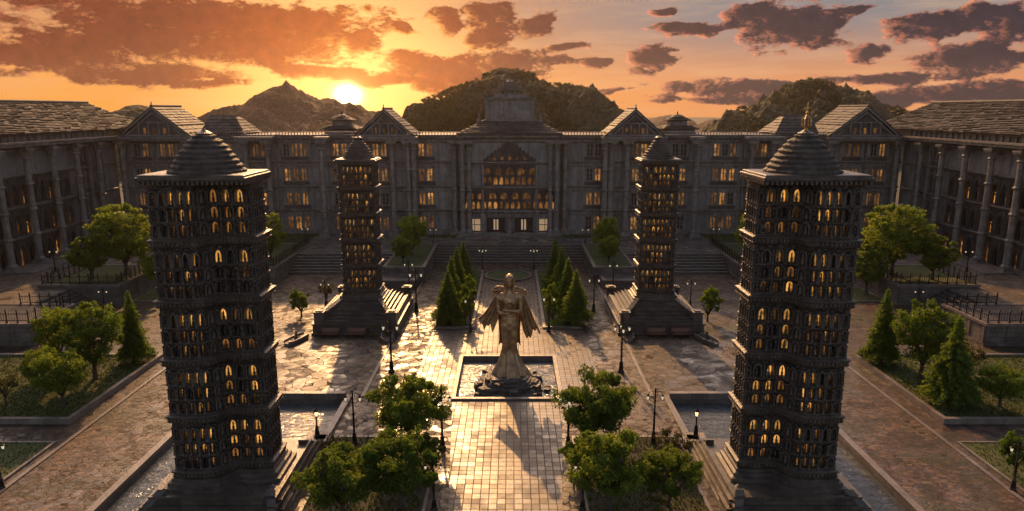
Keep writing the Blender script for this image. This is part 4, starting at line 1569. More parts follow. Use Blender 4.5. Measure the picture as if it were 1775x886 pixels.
        for zz in (TZ + 1.1, FL[1] - 1.1):
            trim.box(min(X, X - s * 0.25), yc - 1.25, zz, max(X, X - s * 0.25), yc + 1.25, zz + 0.2)
    trim.box(min(X - s * 1.95, X + s * 0.4), Y0, 21.3, max(X - s * 1.95, X + s * 0.4), Y1 - 1.2, 21.75)
    trim.box(min(X - s * 2.2, X + s * 0.4), Y0 - 0.2, 21.75, max(X - s * 2.2, X + s * 0.4), Y1 - 1.1, 22.05)
    wall.box(min(X - s * 0.2, X + s * 14), Y0 + 0.3, 22.05, max(X - s * 0.2, X + s * 14), Y1 + 11, 23.3)
    for y in np.arange(Y0 + 1, Y1 - 2, 1.6):
        trim.box(min(X - s * 0.2, X - s * 0.5), y - 0.15, 22.05, max(X - s * 0.2, X - s * 0.5), y + 0.15, 23.3)
    # raised platform before the portal
    trim.box(min(X - s * 5.2, X), portal[0], TZ, max(X - s * 5.2, X), portal[1], TZ + 0.25)
    wall.build('wall', M['wall'], t)
    carv.build('portal_arcade', M['carved'], t)
    trim.build('cornice', M['trim'], t)
    r = MB()
    ex, rx = X - s * 1.2, s * 85.6
    ze, zr = 23.2, 28.2
    tile_slope(r, (ex, Y0 - 1, ze), (ex, Y1 + 12.2, ze), (rx, Y0 + 4, zr), (rx, Y1 + 6, zr), 19, 1.5, 0.25, 0.08)
    tile_slope(r, (ex, Y1 + 12.2, ze), (s * 94, Y1 + 12.2, ze), (rx, Y1 + 6, zr), (rx, Y1 + 6, zr), 10, 1.15, 0.2, 0.06)
    tile_slope(r, (s * 94, Y0 - 1, ze), (ex, Y0 - 1, ze), (rx, Y0 + 4, zr), (rx, Y0 + 4, zr), 10, 1.15, 0.2, 0.06)
    tile_slope(r, (s * 94, Y1 + 12.2, ze), (s * 94, Y0 - 1, ze), (rx, Y1 + 6, zr), (rx, Y0 + 4, zr), 8, 2.2, 0.2, 0.06)
    r.tube([(rx, Y0 + 3.8, zr + 0.15), (rx, Y1 + 6.2, zr + 0.15)], 0.35, 8)
    r.build('tiled_roof', M['roof'], t)
    rel = MB()
    rel.box(min(X - s * 0.6, X + s * 15), Y0 - 0.4, 23.05, max(X - s * 0.6, X + s * 15), Y1 + 11.6, 23.3)
    rel.build('eave', M['trim'], t)

# ================================================================== TOWERS
def sstep(a, b, x):
    t = min(1, max(0, (x - a) / (b - a)))
    return t * t * (3 - 2 * t)


def make_tower(name, s, wid, dep, z0, z1, plinth_h, wavy, loc, label, spire, bays_o, bays_m, bays_i, nside):
    """s = -1: outer side is -x. Local origin: ground, centre of the body's front edge."""
    t = tag(empty(name, loc), label, 'tower', 'four dark arcaded towers')
    hw = wid / 2
    NF = 22

    def front(q):               # q 0..1 from outer to inner corner -> local x, y
        x = s * hw - s * wid * q
        y = wavy * (1.35 * sstep(0.44, 0.62, q) - 0.16 * math.sin(math.pi * min(1, q / 0.46)) * (q < 0.46) - 0.10 * math.sin(math.pi * max(0, (q - 0.6) / 0.4)) * (q > 0.6))
        return x, y
    fpts = [front(i / NF) for i in range(NF + 1)]
    poly = list(fpts) + [(-s * hw, dep), (s * hw, dep)]
    if s > 0:
        poly = poly[::-1]
    # arc length map of the front
    cum = [0.0]
    for a, b in zip(fpts[:-1], fpts[1:]):
        cum.append(cum[-1] + math.hypot(b[0] - a[0], b[1] - a[1]))
    LF = cum[-1]

    def fpos(u):
        for i in range(NF):
            if u <= cum[i + 1] + 1e-9 or i == NF - 1:
                k = (u - cum[i]) / (cum[i + 1] - cum[i])
                a, b = fpts[i], fpts[i + 1]
                dx, dy = b[0] - a[0], b[1] - a[1]
                L = math.hypot(dx, dy)
                nx, ny = (-dy / L, dx / L)
                if ny < 0:
                    nx, ny = -nx, -ny
                return (a[0] + dx * k, a[1] + dy * k), (nx, ny)

    def ffm(u, v, d):
        (x, y), (nx, ny) = fpos(u)
        return (x + nx * d, y + ny * d, v)
    yi = fpts[-1][1]
    inner = lambda u, v, d: (-s * (hw - d), yi + u, v)
    outer = lambda u, v, d: (s * (hw - d), u, v)
    rear = lambda u, v, d: (-hw + u, dep - d, v)
    nst = 5
    sh = (z1 - z0) / nst
    # panel list on the front in q: outer bay, middle ornament, inner bay
    panels = []
    qa, qb, qc = 0.10, 0.44, 0.57
    wq = (qb - qa) / bays_o
    panels.append(('solid', 0.0, qa))
    for k in range(bays_o):
        panels.append(('arch', qa + wq * k, qa + wq * (k + 1)))
    if bays_m:
        wm = (qc - qb) / bays_m
        for k in range(bays_m):
            panels.append(('arch', qb + wm * k, qb + wm * (k + 1)))
    else:
        panels.append(('niche', qb, qc))
    wi = (0.955 - qc) / bays_i
    for k in range(bays_i):
        panels.append(('arch', qc + wi * k, qc + wi * (k + 1)))
    panels.append(('solid', 0.955, 1.0))
    rows = ((0.17, 0.40), (0.42, 0.65), (0.67, 0.97))
    PW = {}
    # geometry of one storey is shared by all five
    st = MB()
    orn = MB()
    rest = MB()
    fronts = []
    dpt = 0.32
    for r_, (ra, rb) in enumerate(rows):
        v0, v1 = ra * sh, rb * sh
        h = v1 - v0
        top = r_ == 2
        sill, spring, tp = v0 + h * 0.1, v0 + h * (0.52 if top else 0.66), v0 + h * (0.80 if top else 0.9)
        for kind, q0, q1 in panels:
            u0, u1 = q0 * LF, q1 * LF
            if kind == 'arch':
                ow = (u1 - u0) * 0.50
                arch_panel(st, ffm, u0, u1, v0, v1, ow, sill, spring, tp, dpt, False, 5)
                c = (u0 + u1) / 2
                if top:
                    arch_trim(orn, ffm, c, ow, sill, spring, tp, False, 0.09, 0.08)
                fronts.append((c, ow, sill, tp, r_))
                (px, py), (nx, ny) = fpos(u0)
                orn.lathe([(0.1, v0), (0.1, v0 + 0.1), (0.06, v0 + 0.16), (0.055, v1 - h * 0.35), (0.1, v1 - h * 0.25), (0.06, v1 - h * 0.18)], 6, (px - nx * 0.06, py - ny * 0.06, 0))
                # the little statue / mullion in the opening
                (px, py), (nx, ny) = fpos(c)
                orn.lathe([(0.07, sill), (0.09, sill + (spring - sill) * 0.4), (0.045, sill + (spring - sill) * 0.7), (0.06, spring), (0.0, tp - 0.12)], 5, (px + nx * 0.2, py + ny * 0.2, 0))
            else:
                n = 3 if kind == 'niche' else 1
                for k in range(n):
                    a, b = u0 + (u1 - u0) * k / n, u0 + (u1 - u0) * (k + 1) / n
                    st.quad(ffm(a, v0, 0), ffm(b, v0, 0), ffm(b, v1, 0), ffm(a, v1, 0))
                if kind == 'niche':
                    c = (u0 + u1) / 2
                    arch_trim(orn, ffm, c, (u1 - u0) * 0.5, sill, spring, tp, False, 0.1, 0.1)
                    (px, py), (nx, ny) = fpos(c)
                    orn.lathe([(0.1, sill), (0.15, sill + h * 0.1), (0.1, sill + h * 0.4), (0.13, sill + h * 0.5), (0.06, sill + h * 0.58), (0.08, sill + h * 0.66), (0.0, sill + h * 0.74)], 7, (px - nx * 0.05, py - ny * 0.05, 0))
                else:
                    c = (u0 + u1) / 2
                    arch_trim(orn, ffm, c, (u1 - u0) * 0.55, sill, spring, tp, False, 0.06, 0.07, 4)
        for fmap, L, cnt in ((inner, dep - yi, nside), (outer, dep, nside), (rear, wid, 8)):
            w = L / cnt
            for k in range(cnt):
                u0, u1 = w * k, w * (k + 1)
                arch_panel(st, fmap, u0, u1, v0, v1, w * 0.56, sill, spring, tp, dpt, False, 4)
                c = (u0 + u1) / 2
                rest.quad(fmap(c - w * 0.29, sill, dpt - 0.02), fmap(c + w * 0.29, sill, dpt - 0.02), fmap(c + w * 0.29, tp + 0.02, dpt - 0.02), fmap(c - w * 0.29, tp + 0.02, dpt - 0.02))
                if fmap is not rear:
                    p = fmap(u0 if k else u0 + 0.08, 0, -0.05)
                    orn.lathe([(0.09, v0), (0.06, v0 + 0.14), (0.055, v1 - h * 0.35), (0.1, v1 - h * 0.25), (0.06, v1 - h * 0.18)], 5, (p[0], p[1], 0))
        # ledge under each row
        orn.sweep(poly, [(0.0, v0 - 0.06), (0.05, v0 - 0.05), (0.06, v0 + 0.02), (0.0, v0 + 0.05)], cap=False)
    # bands of wall between rows
    bands = [(0.0, 0.17), (0.40, 0.42), (0.65, 0.67), (0.97, 1.0)]
    for a, b in bands:
        st.sweep(poly, [(0, a * sh), (0, b * sh)], cap=False)
    # projecting wavy belt with dentils and beads
    b0 = 0.0
    orn.sweep(poly, [(0.0, 0.0), (0.1, 0.02), (0.2, 0.10), (0.23, 0.17), (0.13, 0.20), (0.13, 0.38), (0.26, 0.42), (0.28, 0.52), (0.14, 0.58), (0.0, 0.62)], cap=False)
    op = offset_poly(poly, 0.16)
    for i in range(len(op)):
        a, b = op[i], op[(i + 1) % len(op)]
        L = math.hypot(b[0] - a[0], b[1] - a[1])
        n = max(1, round(L / 0.26))
        for k in range(n):
            x, y = a[0] + (b[0] - a[0]) * (k + 0.5) / n, a[1] + (b[1] - a[1]) * (k + 0.5) / n
            orn.cbox(x, y, 0.2, 0.13, 0.13, 0.385)
    core = MB()
    cp = offset_poly(poly, -dpt - 0.03)
    core.prism(cp, z0, z1)
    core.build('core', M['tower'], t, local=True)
    ste = orne = rese = None
    count = 0
    for i in range(nst):
        if ste is None:
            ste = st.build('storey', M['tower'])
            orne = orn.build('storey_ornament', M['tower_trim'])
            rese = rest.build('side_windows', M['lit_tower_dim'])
            so, oo, ro = ste, orne, rese
        else:
            so, oo, ro = (bpy.data.objects.new(q.name.split('.')[0], q.data) for q in (ste, orne, rese))
            for q in (so, oo, ro):
                COL.objects.link(q)
        so.parent = t
        so.location = (0, 0, z0 + sh * i)
        oo.parent = so
        ro.parent = so
        ro['kind'] = 'stuff'
        for (c, ow, sill, tp, r_) in fronts:
            (px, py), (nx, ny) = fpos(c)
            x = random.random()
            q = abs(c / LF - 0.42)
            if wid < 5:
                x = 0.2 + x * 0.8
            lit = 'lit_tower' if x < (1.05 if r_ == 2 else 0.68 if r_ == 1 else 0.42) - q * 1.0 else 'lit_tower_dim' if x < 1.0 - q * 0.5 else 'glass'
            key = (r_, round(ow, 2), lit)
            if key not in PW:
                p = MB()
                p.quad((-ow * 0.52, 0, sill), (ow * 0.52, 0, sill), (ow * 0.52, 0, tp + 0.02), (-ow * 0.52, 0, tp + 0.02))
                o = p.build('window', M[lit])
                PW[key] = o.data
                bpy.data.objects.remove(o)
            o = bpy.data.objects.new('window', PW[key])
            COL.objects.link(o)
            o.parent = so
            o.location = (px + nx * (dpt - 0.03), py + ny * (dpt - 0.03), 0)
            o.rotation_euler = (0, 0, math.atan2(-nx, ny))
    # base moulding, eaves
    e = MB()
    e.sweep(poly, [(0.75, z0 - 0.75), (0.75, z0 - 0.5), (0.5, z0 - 0.45), (0.5, z0 - 0.22), (0.3, z0 - 0.15), (0.3, z0 + 0.02), (0.05, z0 + 0.06)], cap=True)
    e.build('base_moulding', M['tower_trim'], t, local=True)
    e = MB()
    box = [(-hw, -0.12 * wavy), (hw, -0.12 * wavy), (hw, dep), (-hw, dep)]
    e.sweep(poly, [(0.02, z1 - 0.02), (0.12, z1 + 0.02), (0.16, z1 + 0.18)], cap=True)
    e.sweep(box, [(0.1, z1 + 0.12), (0.2, z1 + 0.2), (0.38, z1 + 0.3), (0.42, z1 + 0.42), (0.42, z1 + 0.52), (0.3, z1 + 0.56), (0.3, z1 + 0.66), (0.2, z1 + 0.7)], cap=True)
    for i in range(4):
        a, b = offset_poly(box, 0.35)[i], offset_poly(box, 0.35)[(i + 1) % 4]
        L = math.hypot(b[0] - a[0], b[1] - a[1])
        n = round(L / 0.3)
        for k in range(n):
            e.cbox(a[0] + (b[0] - a[0]) * (k + 0.5) / n, a[1] + (b[1] - a[1]) * (k + 0.5) / n, z1 + 0.1, 0.14, 0.14, z1 + 0.3)
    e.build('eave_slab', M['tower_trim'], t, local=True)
    # shingled dome: eight overlapping rings of single shingles
    d = MB()
    R0 = min(dep / 2 + 0.42, hw - 0.25)
    H = R0 * (1.08 if wid > 5 else 1.35)
    cx, cy = -s * 0.12, dep / 2 - 0.05
    nr = 8
    prof = lambda q: R0 * (1 - q) ** (0.66 if wid > 5 else 0.8) + 0.10 * q
    zz = z1 + 0.68
    for i in range(nr):
        q0, q1 = i / nr, (i + 1) / nr
        ra, rb = prof(q0), prof(q1)
        za, zb = zz + H * q0, zz + H * q1
        nt = max(10, round(2 * math.pi * ra / 0.36))
        for k in range(nt):
            a0 = 2 * math.pi * (k + 0.02 + 0.5 * (i % 2)) / nt
            a1 = 2 * math.pi * (k + 0.98 + 0.5 * (i % 2)) / nt
            j = random.uniform(-0.03, 0.04)
            dz = random.uniform(-0.03, 0.02)
            P = []
            for (r_, z_) in ((ra - 0.16, za + dz), (ra + 0.07 + j, za + dz), (rb + 0.0, zb), (rb - 0.2, zb)):
                P += [(cx + r_ * math.cos(a0), cy + r_ * math.sin(a0), z_), (cx + r_ * math.cos(a1), cy + r_ * math.sin(a1), z_)]
            a_, b_, c_, d_, e_, f_, g_, h_ = P
            th = 0.15
            d.hexa([a_, b_, d_, c_, (g_[0], g_[1], g_[2]), (h_[0], h_[1], h_[2]), (f_[0], f_[1], f_[2] + 0.0), (e_[0], e_[1], e_[2])])
            up = lambda p, q=th: (p[0], p[1], p[2] + q)
            d.add([c_, d_, up(d_), up(c_), up(f_, 0.02), up(e_, 0.02)], ((0, 1, 2, 3), (3, 2, 4, 5)))
    d.lathe([(R0 - 0.12, zz - 0.03), (prof(0.5) - 0.15, zz + H * 0.5), (0.1, zz + H - 0.02)], 24, (cx, cy, 0))
    d.build('shingled_dome', M['dome'], t, local=True)
    f = MB()
    zt = zz + H
    f.lathe([(0.5, zt - 0.16), (0.52, zt - 0.02), (0.3, zt + 0.08), (0.16, zt + 0.16), (0.08, zt + 0.26), (0.0, zt + 0.45)], 10, (cx, cy, 0))
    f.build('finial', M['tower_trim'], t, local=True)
    if spire:
        f = MB()
        f.lathe([(0.2, zt + 0.1), (0.09, zt + 0.3), (0.3, zt + 0.38), (0.34, zt + 0.45)], 8, (cx, cy, 0), cap=False)
        for k in range(4):
            a = math.pi / 4 + k * math.pi / 2
            f.tube([(cx + 0.3 * math.cos(a), cy + 0.3 * math.sin(a), zt + 0.42), (cx + 0.27 * math.cos(a), cy + 0.27 * math.sin(a), zt + 0.85), (cx, cy, zt + 1.2)], 0.035, 5)
        f.lathe([(0.05, zt + 1.1), (0.12, zt + 1.25), (0.04, zt + 1.35), (0.035, zt + 1.75), (0.0, zt + 2.0)], 8, (cx, cy, 0))
        f.box(cx - 0.2, cy - 0.03, zt + 1.5, cx + 0.2, cy + 0.03, zt + 1.57)
        f.build('spire', M['gold'], t, local=True)
    return t


def make_plinth(t, x0, x1, y0, y1, h, body, steps, zb=0.0, gap=None):
    """stepped stone plinth under a tower (coordinates local to the tower), stairs at the front, ledges at the sides"""
    m = MB()
    bx0, bx1, by0, by1 = body
    n = steps
    for k in range(n):
        q = k / n
        za, zc = zb + (h - zb) * k / n, zb + (h - zb) * (k + 1) / n
        X0, X1 = x0 + (bx0 - x0) * q, x1 + (bx1 - x1) * q
        Y0_, Y1_ = y0 + (by0 - y0) * q, y1 + (by1 - y1) * q
        m.box(X0, Y0_, za - (0.3 if k else 0.0), X1, Y1_, zc)
        m.box(X0 - 0.07, Y0_ - 0.07, zc - 0.11, X1 + 0.07, Y1_ + 0.07, zc + 0.004)
    m.build('plinth', M['plinth'], t, local=True)
    for sx, xe, xb in ((-1, x0, bx0), (1, x1, bx1)):
        c = MB()                                 # raised borders that run down the corners, pedestals
        for ya, yb in ((y0, by0), (y1, by1)):
            sy = -1 if ya == y0 else 1
            c.hexa([(xe, ya, zb + 0.25), (xe - sx * 0.6, ya, zb + 0.25), (xb - sx * 0.6, yb, h - 0.1), (xb, yb, h - 0.1),
                    (xe, ya, zb + 0.85), (xe - sx * 0.6, ya, zb + 0.85), (xb - sx * 0.6, yb, h + 0.35), (xb, yb, h + 0.35)])
            c.cbox(xe - sx * 0.45, ya - sy * 0.45, zb, 1.15, 1.15, zb + 1.25)
            c.cbox(xe - sx * 0.45, ya - sy * 0.45, zb + 1.25, 1.35, 1.35, zb + 1.42)
            c.cbox(xe - sx * 0.45, ya - sy * 0.45, zb + 1.42, 0.8, 0.8, zb + 1.55)
        # side parapet
        c.box(min(xe, xe - sx * 0.3), y0 + 1.0, zb + (h - zb) / n, max(xe, xe - sx * 0.3), y1 - 1.0, zb + (h - zb) / n + 0.4)
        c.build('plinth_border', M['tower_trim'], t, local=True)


TOW = []
for s, side in ((-1, 'left'), (1, 'right')):
    lab = 'tall dark arcaded tower in the %s foreground, with %s' % (side, 'a short-tipped dome' if s < 0 else 'a tall spire on its dome')
    xt = s * 19.15
    t = make_tower('arcaded_tower', s, 5.9, 3.75, 2.75, 22.4, 2.0, 1.0, (xt, 43.0, 0), lab, s > 0, 4, 0, 3, 5)
    xi, xo = -s * 4.35, s * 6.2
    make_plinth(t, min(xi, xo), max(xi, xo), -2.3, 10.6, 2.0, (-3.9, 3.9, -0.9, 6.2), 5, -0.9)
    m = MB()
    px = xi + s * 1.0
    for k, (w_, za, zb_) in enumerate(((1.9, -0.4, 0.75), (2.1, 0.75, 0.95), (1.6, 0.95, 1.4), (1.8, 1.4, 1.55), (1.0, 1.55, 1.75))):
        m.cbox(px, 0.1, za, w_, w_, zb_)
    m.lathe([(0.3, 1.75), (0.4, 1.9), (0.2, 2.05), (0.0, 2.2)], 10, (px, 0.1, 0))
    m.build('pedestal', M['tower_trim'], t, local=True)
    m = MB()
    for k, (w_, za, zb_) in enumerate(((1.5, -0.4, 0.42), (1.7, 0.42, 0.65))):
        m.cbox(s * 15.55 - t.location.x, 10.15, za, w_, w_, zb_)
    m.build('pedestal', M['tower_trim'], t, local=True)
    lab = 'smaller dark arcaded tower at the back %s, standing on a wide stepped stone base' % side
    t = make_tower('arcaded_tower', s, 4.3, 3.3, 4.1, 20.4, 3.0, 0.25, (s * 18.7, 85.8, 0), lab, False, 3, 1, 3, 5)
    m = MB()
    m.box(-5.2, -4.2, 0, 5.2, 9.6, 1.25)
    m.box(-5.35, -4.35, 0, 5.35, 9.75, 0.3)
    m.box(-5.35, -4.35, 1.25, 5.35, 9.75, 1.42)
    m.build('plinth_block', M['plinth'], t, local=True)
    make_plinth(t, -4.9, 4.9, -3.9, 9.3, 3.35, (-2.7, 2.7, -0.75, 4.6), 6, 1.4)

# ================================================================== STATUE
def loft(m, secs, n=40, cap=True, mod=None):
    """secs: (cx, cy, cz, rx, ry)"""
    vs_, fs = [], []
    for j, (cx, cy, cz, rx, ry) in enumerate(secs):
        for i in range(n):
            a = 2 * math.pi * i / n
            k = mod(a, j / (len(secs) - 1)) if mod else 1.0
            vs_.append((cx + rx * k * math.cos(a), cy + ry * k * math.sin(a), cz))
    for j in range(len(secs) - 1):
        for i in range(n):
            i2 = (i + 1) % n
            fs.append((j * n + i, j * n + i2, (j + 1) * n + i2, (j + 1) * n + i))
    if cap:
        fs.append(tuple(reversed(range(n))))
        fs.append(tuple((len(secs) - 1) * n + i for i in range(n)))
    m.add(vs_, fs)


def interp(secs, n):
    """smooth (catmull-rom) resampling of sections"""
    out = []
    a = np.array(secs, float)
    for k in range(n + 1):
        t = k / n * (len(a) - 1)
        i = min(int(t), len(a) - 2)
        f = t - i
        p0, p1, p2, p3 = a[max(i - 1, 0)], a[i], a[i + 1], a[min(i + 2, len(a) - 1)]
        out.append(tuple(0.5 * ((2 * p1) + (-p0 + p2) * f + (2 * p0 - 5 * p1 + 4 * p2 - p3) * f * f + (-p0 + 3 * p1 - 3 * p2 + p3) * f ** 3)))
    return out


def bake(o):
    """apply the modifiers of an object that is already linked"""
    dg = bpy.context.evaluated_depsgraph_get()
    me = bpy.data.meshes.new_from_object(o.evaluated_get(dg))
    o.modifiers.clear()
    old = o.data
    o.data = me
    me.name = old.name
    me.polygons.foreach_set('use_smooth', [True] * len(me.polygons))


stt = tag(empty('statue', (0.2, 66.6, 0)), 'tall bronze statue of a robed woman with folded arms and flying cloak on a rock', 'statue')
K = 1.0
m = MB()
Z0 = 0.9

def fold(a, q):
    amp = 0.16 * (1 - q) ** 1.0
    return 1.0 + amp * (0.6 * math.cos(11 * a + 2.0 * q) + 0.4 * math.cos(17 * a - 1.3) + 0.35 * math.cos(5 * a + 1.0))


loft(m, interp([(0.15, 0.0, Z0 - 0.5, 2.25, 2.0), (0.12, 0.0, Z0 + 0.3, 1.85, 1.65), (0.05, 0.05, Z0 + 1.2, 1.32, 1.2), (0.0, 0.1, Z0 + 2.1, 0.98, 0.86), (0.0, 0.1, Z0 + 2.9, 0.80, 0.66), (0.0, 0.05, Z0 + 3.9, 0.84, 0.66), (0.0, 0.0, Z0 + 4.9, 0.93, 0.70), (0.0, 0.0, Z0 + 5.5, 0.96, 0.72)], 40), 72, mod=fold)
# torso
loft(m, interp([(0, 0, Z0 + 5.0, 0.93, 0.70), (0, 0, Z0 + 5.6, 0.95, 0.70), (0, -0.02, Z0 + 6.1, 0.80, 0.58), (0, -0.04, Z0 + 6.5, 0.68, 0.50), (0, -0.06, Z0 + 7.0, 0.74, 0.54), (0, -0.08, Z0 + 7.5, 0.85, 0.60), (0, -0.05, Z0 + 8.0, 0.95, 0.52), (0, 0.0, Z0 + 8.3, 0.88, 0.42), (0, 0.0, Z0 + 8.5, 0.5, 0.34), (0, -0.02, Z0 + 8.75, 0.25, 0.27), (0, -0.06, Z0 + 9.15, 0.23, 0.25)], 40), 36)
for sg in (-1, 1):
    m.lathe([(0.0, -0.30), (0.2, -0.24), (0.29, -0.1), (0.30, 0.0), (0.27, 0.14), (0.17, 0.25), (0.0, 0.3)], 14, (sg * 0.36, -0.5, Z0 + 7.55))
    # legs showing through the robe
    m.tube([(sg * 0.42, -0.22, Z0 + 5.3), (sg * 0.40, -0.38, Z0 + 4.0), (sg * 0.34, -0.42, Z0 + 3.0), (sg * 0.34, -0.30, Z0 + 2.0)], [0.50, 0.42, 0.34, 0.25], 14)
# shoulders, arms folded across the waist
m.tube([(-0.80, 0, Z0 + 8.08), (-1.10, -0.05, Z0 + 7.85), (-1.20, -0.12, Z0 + 7.2), (-1.17, -0.28, Z0 + 6.55)], [0.33, 0.34, 0.28, 0.235], 14)
m.tube([(-1.17, -0.28, Z0 + 6.55), (-0.8, -0.68, Z0 + 6.5), (-0.35, -0.86, Z0 + 6.52), (0.12, -0.84, Z0 + 6.62)], [0.235, 0.215, 0.175, 0.13], 12)
m.tube([(0.80, 0, Z0 + 8.08), (1.10, -0.05, Z0 + 7.85), (1.21, -0.12, Z0 + 7.2), (1.20, -0.28, Z0 + 6.6)], [0.33, 0.34, 0.28, 0.235], 14)
m.tube([(1.20, -0.28, Z0 + 6.6), (0.85, -0.72, Z0 + 6.72), (0.4, -0.98, Z0 + 6.82), (-0.15, -0.95, Z0 + 6.86)], [0.235, 0.215, 0.175, 0.13], 12)
for sg, hx, hy, hz in ((1, 0.12, -0.84, 6.62), (-1, -0.15, -0.95, 6.86)):
    m.tube([(hx, hy, Z0 + hz), (hx + sg * 0.18, hy + 0.02, Z0 + hz), (hx + sg * 0.34, hy + 0.05, Z0 + hz - 0.02)], [0.13, 0.17, 0.12], 10)
    for k in range(4):
        zz = Z0 + hz + 0.12 - 0.085 * k
        m.tube([(hx + sg * 0.3, hy + 0.04, zz), (hx + sg * (0.5 + 0.03 * (k in (1, 2))), hy + 0.1, zz - 0.02), (hx + sg * 0.62, hy + 0.2, zz - 0.05)], [0.05, 0.047, 0.035], 7)
    m.tube([(hx + sg * 0.12, hy - 0.02, Z0 + hz + 0.1), (hx + sg * 0.26, hy - 0.04, Z0 + hz + 0.22), (hx + sg * 0.38, hy, Z0 + hz + 0.26)], [0.06, 0.055, 0.04], 7)
# head
hc = (0, -0.10, Z0 + 9.62)
loft(m, interp([(0, -0.12, hc[2] - 0.62, 0.16, 0.16), (0, -0.16, hc[2] - 0.5, 0.27, 0.30), (0, -0.12, hc[2] - 0.25, 0.37, 0.43), (0, -0.08, hc[2] + 0.0, 0.42, 0.48), (0, -0.05, hc[2] + 0.3, 0.42, 0.48), (0, -0.02, hc[2] + 0.52, 0.32, 0.38), (0, 0.0, hc[2] + 0.64, 0.12, 0.14)], 24), 24)
m.tube([(0, -0.55, hc[2] + 0.08), (0, -0.63, hc[2] - 0.08), (0, -0.68, hc[2] - 0.2), (0, -0.58, hc[2] - 0.25)], [0.05, 0.06, 0.085, 0.06], 8)
for sg in (-1, 1):
    m.tube([(sg * 0.30, -0.46, hc[2] + 0.12), (sg * 0.16, -0.56, hc[2] + 0.15), (sg * 0.04, -0.56, hc[2] + 0.1)], [0.04, 0.06, 0.04], 7)
    m.lathe([(0, -0.07), (0.065, -0.03), (0.065, 0.03), (0, 0.07)], 8, (sg * 0.165, -0.49, hc[2] + 0.03))
    m.tube([(sg * 0.42, -0.04, hc[2] + 0.1), (sg * 0.46, -0.0, hc[2]), (sg * 0.42, -0.04, hc[2] - 0.14)], [0.05, 0.06, 0.04], 7)
m.tube([(-0.14, -0.53, hc[2] - 0.36), (0, -0.585, hc[2] - 0.35), (0.14, -0.53, hc[2] - 0.36)], [0.035, 0.06, 0.035], 8)
m.tube([(-0.10, -0.52, hc[2] - 0.43), (0, -0.57, hc[2] - 0.43), (0.10, -0.52, hc[2] - 0.43)], [0.03, 0.05, 0.03], 8)
m.v = [(x * 0.92 + stt.location.x, y + stt.location.y, zz) for x, y, zz in m.v]
fig = m.build('figure', M['bronze'], stt, True)
md = fig.modifiers.new('r', 'REMESH')
md.mode = 'VOXEL'
md.voxel_size = 0.045
sm = fig.modifiers.new('s', 'SMOOTH')
sm.iterations = 3
sm.factor = 0.5
bake(fig)
SX, SY = stt.location.x, stt.location.y


def cloth(name, rows, nu=26, nv=30, th=0.06, waves=5, amp=0.1, parent=None, fr=0.0, seed=0):
    """a sheet lofted through rows of (left point, right point), rippled, with thickness"""
    a = np.array([[*p, *q] for p, q in rows], float)
    rs = interp([tuple(r_) for r_ in a], nv)
    m = MB()
    vs_ = []
    for j, r_ in enumerate(rs):
        p, q = Vector(r_[:3]), Vector(r_[3:])
        d = (q - p)
        nrm = Vector((d.y, -d.x, 0))
        nrm = nrm.normalized() if nrm.length > 1e-6 else Vector((0, -1, 0))
        v = j / nv
        for i in range(nu + 1):
            u = i / nu
            w = amp * (0.25 + v) * (math.sin(waves * 2 * math.pi * u + 1.2 * v + seed) + 0.4 * math.sin(waves * 4.6 * math.pi * u + seed * 2))
            pt = p + d * u + nrm * w
            if fr:
                pt.z += fr * v ** 3 * math.sin(u * 9 + seed) + fr * 0.5 * v ** 3 * math.sin(u * 23 + seed)
            vs_.append((pt.x + SX, pt.y + SY, pt.z))
    fs = [(j * (nu + 1) + i, j * (nu + 1) + i + 1, (j + 1) * (nu + 1) + i + 1, (j + 1) * (nu + 1) + i) for j in range(nv) for i in range(nu)]
    m.add(vs_, fs)
    o = m.build(name, M['bronze'], parent, True)
    s_ = o.modifiers.new('t', 'SOLIDIFY')
    s_.thickness = th
    s_.offset = 0
    bake(o)
    return o


Z = Z0
cloth('cloak', [((-0.9, 0.45, Z + 8.3), (0.9, 0.45, Z + 8.3)), ((-1.25, 0.65, Z + 7.4), (1.25, 0.65, Z + 7.4)), ((-1.2, 0.9, Z + 6.0), (1.2, 0.9, Z + 6.0)), ((-1.05, 1.0, Z + 4.4), (1.05, 1.0, Z + 4.4)), ((-1.1, 1.15, Z + 2.6), (1.1, 1.15, Z + 2.6))], parent=stt, amp=0.09, fr=0.2)
cloth('cloak_wing', [((-1.45, 0.3, Z + 8.0), (-0.95, 0.15, Z + 8.25)), ((-1.95, 0.4, Z + 7.0), (-1.0, 0.3, Z + 7.0)), ((-2.6, 0.5, Z + 6.0), (-1.15, 0.4, Z + 5.7)), ((-3.2, 0.55, Z + 5.25), (-1.7, 0.4, Z + 4.55))], parent=stt, waves=4, amp=0.12, fr=0.3, seed=1)
cloth('cloak_wing', [((0.95, 0.15, Z + 8.25), (1.45, 0.3, Z + 8.0)), ((1.05, 0.3, Z + 6.9), (1.95, 0.4, Z + 6.9)), ((1.15, 0.35, Z + 5.4), (2.45, 0.5, Z + 5.7)), ((1.5, 0.4, Z + 3.7), (3.1, 0.55, Z + 4.5))], parent=stt, waves=4, amp=0.12, fr=0.3, seed=2)
cloth('scarf', [((-0.35, 0.25, Z + 8.95), (-0.3, 0.3, Z + 8.35)), ((-0.8, 0.45, Z + 9.0), (-0.8, 0.45, Z + 8.4)), ((-1.3, 0.6, Z + 8.95), (-1.35, 0.6, Z + 8.15)), ((-1.8, 0.7, Z + 8.6), (-1.65, 0.7, Z + 8.0))], parent=stt, waves=2, amp=0.09, fr=0.12, seed=3, th=0.1)
